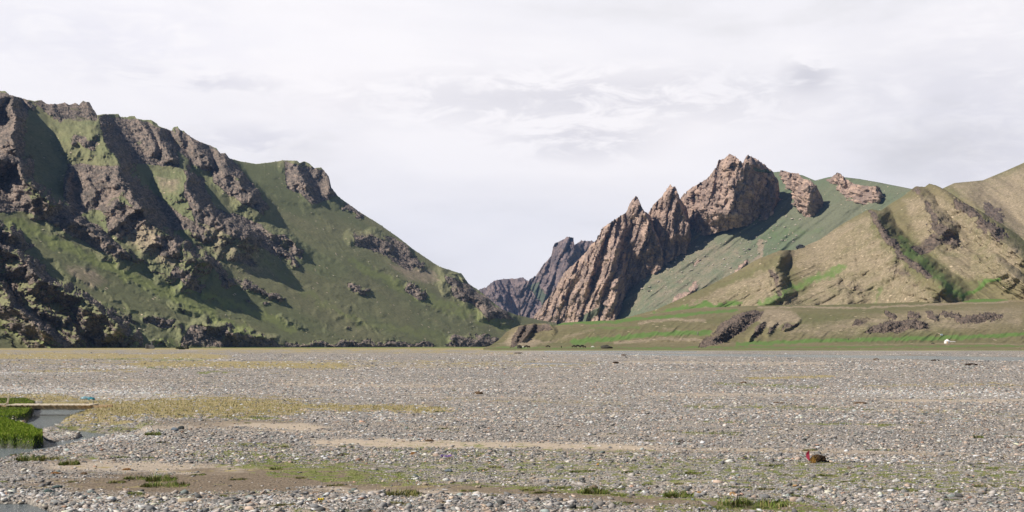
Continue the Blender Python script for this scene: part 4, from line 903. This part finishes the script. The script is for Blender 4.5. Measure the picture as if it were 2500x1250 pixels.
# ------------------------------------------------------------------ plank bridge
def box(bm, c, s, rot=None):
    M_ = Matrix.Translation(c) @ (rot.to_4x4() if rot else Matrix.Identity(4)) @ Matrix.Diagonal((*s, 1))
    bmesh.ops.create_cube(bm, size=1, matrix=M_)
def link(name, bm, mat, parent=None, bev=0):
    if bev: bmesh.ops.bevel(bm, geom=bm.edges[:], offset=bev, segments=1, affect='EDGES')
    me = bpy.data.meshes.new(name); bm.to_mesh(me); bm.free(); me.materials.append(mat)
    o = bpy.data.objects.new(name, me); COL.objects.link(o)
    if parent: o.parent = parent
    return o
m_wood = simple('weathered_wood', (.48, .34, .20), .8, .3, 14, .4, .006); m_plank = simple('pale_plank', (.68, .57, .42), .8, .2, 18, .4, .004)
def bridge():
    D = 47.3; X = lambda px: (px-CX)/F*D
    t = tag(empty('footbridge', (X(110), D, -.08)), 'narrow plank footbridge crossing the stream from the turf bank', 'footbridge')
    inv = Vector(t.location)
    for yo in (0, .62):
        bm = bmesh.new(); box(bm, Vector((X(95), D+yo, .02))-inv, (X(262)-X(-72), .09, .11)); link('beam', bm, m_wood, t, .006)
    r = random.Random(3)
    for k in range(-6, 15):
        if k in (-1,): continue
        x = 24+14.0*k+r.uniform(-.6, .6)
        bm = bmesh.new(); box(bm, Vector((X(x), D+.28, .093))-inv, (.148, .98, .032), Matrix.Rotation(r.uniform(-.03, .03), 3, 'Z')); link('plank', bm, m_plank, t, .004)
    bm = bmesh.new(); box(bm, Vector((X(21), D-.06, .24))-inv, (.05, .05, .42), Matrix.Rotation(.2, 3, 'Y')); link('post', bm, m_plank, t, .004)
    bm = bmesh.new(); box(bm, Vector((X(15), D-.1, .13))-inv, (.16, .04, .03), Matrix.Rotation(-.6, 3, 'Y')); link('brace', bm, m_plank, t, .003)
bridge()

# ------------------------------------------------------------------ litter and odd things on the gravel
def crumple(name, loc, s, mat, seed, label, cat, rz=0, A=.5):
    bm = bmesh.new(); bmesh.ops.create_icosphere(bm, subdivisions=3, radius=1)
    v = np.array([x.co[:] for x in bm.verts]); d = 1+A*rid(v[:, 0]*1.3+seed, v[:, 1]*1.3, v[:, 2]*1.3, 3)-.2
    for i, x in enumerate(bm.verts): x.co = Vector((v[i][0]*d[i]*s[0], v[i][1]*d[i]*s[1], max(-.3, v[i][2])*d[i]*s[2]))
    o = link(name, bm, mat); o.location = loc; o.rotation_euler.z = rz
    return tag(o, label, cat)
m_blue = simple('blue_plastic', (.24, .40, .44), .4, .35, 8, .6, .02)
p = gpoint(208, 974); crumple('plastic_bag', p+Vector((0, 0, .04)), (.15, .10, .08), m_blue, 3, 'crumpled pale blue plastic bag on pebbles behind the bridge', 'plastic bag')
p = gpoint(223, 975); crumple('bottle_scrap', p+Vector((0, 0, .03)), (.13, .08, .08), simple('teal_plastic', (.05, .22, .27), .3, .4, 8, .5, .02), 5, 'darker teal plastic scrap touching the blue bag', 'plastic scrap')
m_dung = simple('dark_dung', (.035, .02, .010), .9, .5, 30, .9, .03); m_pink = simple('pink_cloth', (.75, .11, .20), .7, .2, 12, .4, .01)
m_brn = simple('rusty_clump', (.20, .10, .035), .9, .4, 25, .9, .03); m_drift = simple('driftwood', (.13, .085, .05), .9, .4, 20, .8, .03)
p = gpoint(1998, 1130); crumple('root_clump', p+Vector((0, 0, .045)), (.11, .07, .07), m_dung, 9, 'dark brown matted root clump beside the pink scrap', 'root clump', A=.7)
def scrap():
    p = gpoint(1976, 1131); bm = bmesh.new(); prof = [(0, .0, .012), (-.02, .05, .030), (-.03, .10, .034), (-.028, .15, .026), (-.008, .19, .006)]
    L_ = []
    for x, z, w in prof: L_.append([bm.verts.new((x-w, .02*math.sin(z*20), z)), bm.verts.new((x+w*.9, .01, z+.004))])
    for a_, b_ in zip(L_, L_[1:]): bm.faces.new((a_[0], a_[1], b_[1], b_[0]))
    bmesh.ops.solidify(bm, geom=bm.faces[:], thickness=.008)
    o = link('cloth_scrap', bm, m_pink); o.location = p+Vector((0, -.02, .03)); tag(o, 'bright pink scrap of cloth standing upright on the gravel', 'cloth scrap')
    t = tuft_mesh('dry_stalks', 40, .05, .15, [(.40, .24, .05), (.33, .18, .04)], 41); t.location = gpoint(1984, 1132); tag(t, 'orange dry stalks between the pink scrap and dark clump', 'dry stalks')
scrap()
LUMPS = [(1168, 962, 9, 4, m_drift, 'brown driftwood lump with moss on the gravel left of centre', 'driftwood'), (2139, 879, 6, 2.5, m_drift, 'low brown driftwood lump near the far river at right', 'driftwood'),
         (2371, 892, 13, 3, m_dung, 'dark bleached log lying on gravel at far right', 'log'), (2283, 881, 9, 2, m_dung, 'thin dark stick lying between the two far driftwood lumps', 'stick'),
         (1010, 1110, 7, 4, m_brn, 'rusty orange moss lump right of the green patch', 'moss lump'), (310, 1147, 9, 3, m_brn, 'rust-brown dung lump on the pale sand above the mud', 'dung lump'), (135, 1157, 9, 3, m_brn, 'orange-brown moss lump on gravel at lower left', 'moss lump'),
         (2100, 985, 14, 3, m_drift, 'flat brown turf lump lying on the gravel right of centre', 'turf lump'), (1815, 936, 8, 3, m_drift, 'reddish brown lump beside the thin green strip', 'turf lump'), (1048, 1075, 9, 3, m_drift, 'dark dung pile on the pale sand strip', 'dung pile'),
         (1503, 887, 7, 2.5, m_dung, 'dark and white lump beside the distant shallow channel', 'lump'), (1524, 868, 7, 2, m_drift, 'brown lump on the far gravel near the grassy terrace', 'lump'), (1265, 863, 9, 1.5, m_dung, 'low dark stick on the far gravel below the yaks', 'stick'),
         (1663, 1077, 8, 2, m_dung, 'small black dung patch on the gravel right of centre', 'dung pile'), (205, 1156, 7, 3, m_drift, 'small brown dung lump left of the pale sand', 'dung lump'), (1900, 985, 14, 2, m_drift, 'long low brown turf strip left of the flat turf lump', 'turf lump')]
for i, (x, y, w, h, mt, lb, ct) in enumerate(LUMPS):
    p = gpoint(x, y); k = p.y/F; crumple(ct.replace(' ', '_'), p+Vector((0, 0, h*k*.3)), (w*k, w*k*.6, h*k*1.2), mt, 20+i, lb, ct, A=.6)
def flowers(name, x, y, col, n, rad, h, label):
    p = gpoint(x, y); t = tag(empty(name, p), label, 'flowers')
    s_ = tuft_mesh('leaves', 60, rad, h*.8, G2, 60+n); s_.parent = t
    r = random.Random(n); bm = bmesh.new()
    for _ in range(n):
        a = r.uniform(0, 6.28); q = rad*math.sqrt(r.random()); bmesh.ops.create_icosphere(bm, subdivisions=1, radius=.011, matrix=Matrix.Translation((math.cos(a)*q, math.sin(a)*q*.6, h*r.uniform(.7, 1.1))))
    link('petals', bm, simple('petal', col, .6, .2, 30, .1, .002), t)
flowers('flower_clump', 1090, 1122, (.22, .10, .42), 26, .12, .07, 'small purple flower clump in sparse grass near the centre')
flowers('flower_clump', 783, 1229, (.85, .62, .02), 12, .035, .05, 'tiny yellow flower clump on the lower gravel bar')
flowers('flower_clump', 1460, 1139, (.80, .40, .05), 6, .02, .04, 'single orange-yellow flower clump on gravel right of centre')

# ------------------------------------------------------------------ distant things
def skinned(name, pts, edges, mat, parent=None, sub=1):
    me = bpy.data.meshes.new(name); me.from_pydata([p[:3] for p in pts], edges, [])
    o = bpy.data.objects.new(name, me); COL.objects.link(o)
    o.modifiers.new('skin', 'SKIN'); o.modifiers.new('sub', 'SUBSURF').levels = sub; o.modifiers['sub'].render_levels = sub
    for i, p in enumerate(pts):
        sv = me.skin_vertices[0].data[i]; sv.radius = (p[3], p[3]); sv.use_root = (i == 0)
    me.materials.append(mat)
    if parent: o.parent = parent
    return o
def yak(name, x, y, mat, label, cat, s_=1.0, rz=0.0, graze=True, lay=None, group=None, src=None):
    if src: o = src.copy(); COL.objects.link(o)
    else:
        hz = .35 if graze else 1.25
        pts = [(-.1, 0, 1.0, .36), (.5, 0, 1.12, .42), (-.75, 0, 1.02, .34), (.85, 0, 1.0 if graze else 1.2, .24), (1.15, 0, hz+.35 if graze else 1.35, .17), (1.38, 0, hz, .12),
               (.55, .2, .55, .13), (.55, .2, .05, .075), (.55, -.2, .55, .13), (.55, -.2, .05, .075), (-.8, .2, .62, .15), (-.88, .2, .42, .09), (-.84, .2, .05, .07), (-.8, -.2, .62, .15), (-.88, -.2, .42, .09), (-.84, -.2, .05, .07),
               (-1.12, 0, .95, .06), (-1.2, 0, .5, .08)]
        ed = [(0, 1), (0, 2), (1, 3), (3, 4), (4, 5), (1, 6), (6, 7), (1, 8), (8, 9), (2, 10), (10, 11), (11, 12), (2, 13), (13, 14), (14, 15), (2, 16), (16, 17)]
        o = skinned(name, pts, ed, mat)
    o.location = on_layer('grassy_terrace', x, y) if lay else gpoint(x, y); o.scale = (s_, s_, s_); o.rotation_euler.z = rz
    return tag(o, label, cat, group)
m_yak = simple('dark_hair', (.025, .018, .014), .9, .3, 10, .4, .03); m_white = simple('white_wool', (.75, .72, .66), .9, .1, 10, .4, .03)
YL = [(1284.5, 849.8, 'dark grazing yak between the white sheep and the rock by the outcrop', 1.1, .2), (1291.8, 849.4, 'dark yak just right of the first, below the outcrop', .8, 1.2), (1338.6, 849.6, 'dark grazing yak standing apart below the sandy slope', 1.0, 3.2), (1370, 849.4, 'lone small dark yak end-on in the middle of the pasture', .7, 1.5),
      (1401.7, 850, 'leftmost dark yak of the row of four', 1.05, .1), (1410.7, 849.6, 'largest dark yak, second in the row of four', 1.25, 3.1), (1420.9, 849.8, 'third dark yak in the row of four', 1.2, .3), (1429.5, 849.8, 'rightmost dark yak of the row of four', .75, 1.3)]
yk = None
for x, y, lb, s_, rz in YL:
    o = yak('yak', x, y, m_yak, lb, 'yak', s_, rz, True, True, 'yaks grazing on the pasture', yk); yk = yk or o
sh = yak('sheep', 1278.6, 848.6, m_white, 'white sheep beside the dark rock at the left of the pasture', 'sheep', .62, .2, True, True, 'white sheep')
yak('sheep', 1447.8, 849.4, m_white, 'white sheep between the yak row and the dark mound', 'sheep', .75, 3.0, True, True, 'white sheep', sh)
def lump_at(name, x, y, w, h, mat, seed, label, cat, lay='grassy_terrace'):
    p = on_layer(lay, x, y) if lay else gpoint(x, y); k = p.y/F
    o = bpy.data.objects.new(name, rock_mesh(name, seed, mat, 1, 4, .35)); COL.objects.link(o)
    o.location = p+Vector((0, 0, h*k*.25)); o.scale = (w*k, w*k*.7, h*k); return tag(o, label, cat)
m_drk = rmat('dark_mound_rock', (.06, .055, .04), .5)
lump_at('boulder', 1481, 850.5, 13, 6, m_drk, 70, 'large dark boulder alone on the pasture right of the yaks', 'boulder')
lump_at('boulder', 1268, 850.5, 6, 6, m_drk, 71, 'jagged dark boulder at the foot of the outcrop left of the sheep', 'boulder')
lump_at('boulder', 453, 852, 7, 8, m_drk, 72, 'black boulder beside bushes at the foot of the left mountain', 'boulder', None)
lump_at('boulder', 1954, 602, 10, 7, rmat('blue_dark_rock', (.05, .055, .06)), 73, 'dark blocky boulder on the skyline of the brown ridge', 'boulder', 'brown_ridge')
lump_at('boulder', 2278, 838.5, 4, 2, m_drk, 74, 'small dark bush-like boulder left of the yurt', 'boulder')
def bush(x, y, w, h, seed, label):
    p = gpoint(x, y); k = p.y/F; r = np.random.default_rng(seed); n = 900
    d = r.normal(size=(n, 3)); d /= np.linalg.norm(d, axis=1)[:, None]; d *= (r.random(n)**.4)[:, None]
    P0 = np.stack([d[:, 0]*w*k, d[:, 1]*w*k*.7, np.abs(d[:, 2])*h*k], -1); u = r.normal(size=(n, 3))*.28; v_ = r.normal(size=(n, 3))*.28
    V = np.stack([P0, P0+u, P0+v_], 1).reshape(-1, 3); T = np.arange(n*3).reshape(-1, 3)
    c = np.array([(.06, .075, .03), (.09, .10, .04), (.04, .05, .02)])[r.integers(0, 3, n)]; c = np.repeat(c, 3, 0)
    t = tag(empty('bush', p), label, 'bush'); newmesh('foliage', V, T, m_grass, {'col': c}, t)
    bm = bmesh.new(); bmesh.ops.create_cone(bm, cap_ends=True, segments=6, radius1=.15, radius2=.05, depth=h*k*.7, matrix=Matrix.Translation((0, 0, h*k*.3))); link('stem', bm, m_drift, t)
bush(438, 852, 9, 6, 1, 'scrubby olive bush left of the black boulder')
bush(444, 853.2, 6, 4, 2, 'low dull bush in front of the black boulder')
def hut():
    D = float(gd(851.5)); k = D/F; t = tag(empty('ruined_hut', ((367-CX)*k, D, 0), .15), 'ruined grey stone hut at the foot of the left mountain', 'ruined hut')
    m = rmat('grey_masonry', (.22, .21, .20)); w = 17*k
    for nm, c, s_ in (('wall', (0, 0, 1.1), (w, .5, 2.2)), ('wall', (-w/2+.2, 1.6, 1.3), (.5, 3, 2.6)), ('wall', (w/2-.2, 1.6, .9), (.5, 3, 1.8)), ('pillar', (-w/2-.4, -.3, 1.4), (.6, .6, 2.8)), ('chimney', (.6, .9, 2.2), (.6, .6, 4.2))):
        bm = bmesh.new(); box(bm, c, s_); bmesh.ops.subdivide_edges(bm, edges=bm.edges[:], cuts=4)
        for v_ in bm.verts: v_.co += Vector((random.Random(int(v_.co.x*50+v_.co.z*31)).uniform(-.07, .07), 0, .12*math.sin(v_.co.x*5)))
        link(nm, bm, m, t)
hut()
def yurt():
    p = on_layer('grassy_terrace', 2313, 838.5); k = p.y/F; R = 7.5*k
    t = tag(empty('yurt', p, -.4), 'round white felt yurt on the green pasture at right', 'yurt')
    w = simple('white_felt', (.78, .76, .73), .8, .06, 3, .4, .05); tan = simple('tan_crown', (.50, .33, .18), .8, .2, 6, .3, .03)
    def cone(nm, r1, r2, z0, z1, mt):
        bm = bmesh.new(); bmesh.ops.create_cone(bm, cap_ends=True, segments=28, radius1=r1, radius2=r2, depth=z1-z0, matrix=Matrix.Translation((0, 0, (z0+z1)/2))); return link(nm, bm, mt, t)
    cone('wall', R, R*.98, -.3, 1.35, w); rf = cone('roof', R*1.04, R*.25, 1.352, 2.7, w)
    c = cone('crown', R*.26, R*.16, 2.702, 3.0, tan); c.parent = rf
    bm = bmesh.new(); box(bm, (.2, -R-.02, .55), (.9, .08, 1.3)); link('door', bm, tan, t, .02)
    p2 = on_layer('grassy_terrace', 2325.5, 838); a = tag(empty('awning', p2, 0), 'low white awning tent on the right side of the yurt', 'awning')
    bm = bmesh.new(); L_ = []
    for x in (-1.8, 1.8):
        for y, z in ((-1.3, .8), (0, 1.25), (1.3, .8)): L_.append(bm.verts.new((x, y, z)))
    for i in (0, 1): bm.faces.new((L_[i], L_[i+1], L_[i+4], L_[i+3]))
    bmesh.ops.solidify(bm, geom=bm.faces[:], thickness=.05); link('canvas', bm, w, a)
    for x in (-1.7, 1.7):
        for y in (-1.2, 1.2):
            bm = bmesh.new(); box(bm, (x, y, .4), (.07, .07, .82)); link('pole', bm, tan, a)
yurt()
def person():
    p = on_layer('grassy_terrace', 2072, 832); t = None
    pts = [(0, 0, .95, .15), (0, 0, 1.3, .19), (0, 0, 1.5, .07), (0, 0, 1.64, .11), (.2, 0, 1.42, .06), (.27, 0, 1.15, .045), (.27, -.08, .9, .035), (-.2, 0, 1.42, .06), (-.27, 0, 1.15, .045), (-.27, -.08, .9, .035),
           (.1, 0, .85, .09), (.1, -.03, .48, .065), (.1, 0, .08, .05), (-.1, 0, .85, .09), (-.1, .05, .48, .065), (-.1, .1, .08, .05)]
    ed = [(0, 1), (1, 2), (2, 3), (1, 4), (4, 5), (5, 6), (1, 7), (7, 8), (8, 9), (0, 10), (10, 11), (11, 12), (0, 13), (13, 14), (14, 15)]
    o = skinned('person', pts, ed, simple('dark_clothes', (.04, .035, .03), .9, .2, 5, .2, .01)); o.location = p
    tag(o, 'distant person in dark clothes standing on the green pasture', 'person')
    p = on_layer('grassy_terrace', 2099, 829); bm = bmesh.new(); box(bm, (0, 0, .8), (.16, .16, 2.0)); o = link('post', bm, m_plank, None, .02); o.location = p; tag(o, 'pale wooden post on the pasture right of the person', 'post')
    bm = bmesh.new()
    for k, (z, s_) in enumerate(((.4, .8), (1.0, .62), (1.5, .5), (1.9, .3))): box(bm, (.05*k, 0, z), (s_, s_, .6), Matrix.Rotation(k*.5, 3, 'Z'))
    o = link('stone_cairn', bm, rmat('cairn', (.25, .23, .2)), None, .05); o.location = on_layer('grassy_terrace', 1704, 817); tag(o, 'small grey stone cairn on the bright green terrace slope', 'cairn')
    D = 0; bm = bmesh.new(); box(bm, (0, 0, .5), (1.6, 1.0, 1.0)); o = link('crate', bm, simple('pale_blue_paint', (.45, .52, .6), .6, .1, 4, .2, .01), None, .06); o.location = on_layer('grassy_terrace', 2298.5, 819); tag(o, 'small whitish blue crate on the green slope above the yurt', 'crate')
person()
# ------------------------------------------------------------------ haze
def haze():
    bm = bmesh.new(); bmesh.ops.create_cube(bm, size=1)
    me = bpy.data.meshes.new('haze'); bm.to_mesh(me); bm.free()
    o = bpy.data.objects.new('haze', me); COL.objects.link(o)
    o.scale = (9000, 10400, 900); o.location = (0, 4900, 442)
    m = bpy.data.materials.new('haze'); m.use_nodes = True; nt = m.node_tree; nt.nodes.clear()
    out = mk(nt, 'ShaderNodeOutputMaterial'); v = mk(nt, 'ShaderNodeVolumePrincipled')
    v.inputs['Color'].default_value = (.30, .52, 1, 1); v.inputs['Density'].default_value = HAZE; v.inputs['Anisotropy'].default_value = .2
    nt.links.new(v.outputs[0], out.inputs['Volume']); me.materials.append(m)
    tag(o, kind='stuff')
HAZE = 2.9e-5
haze()
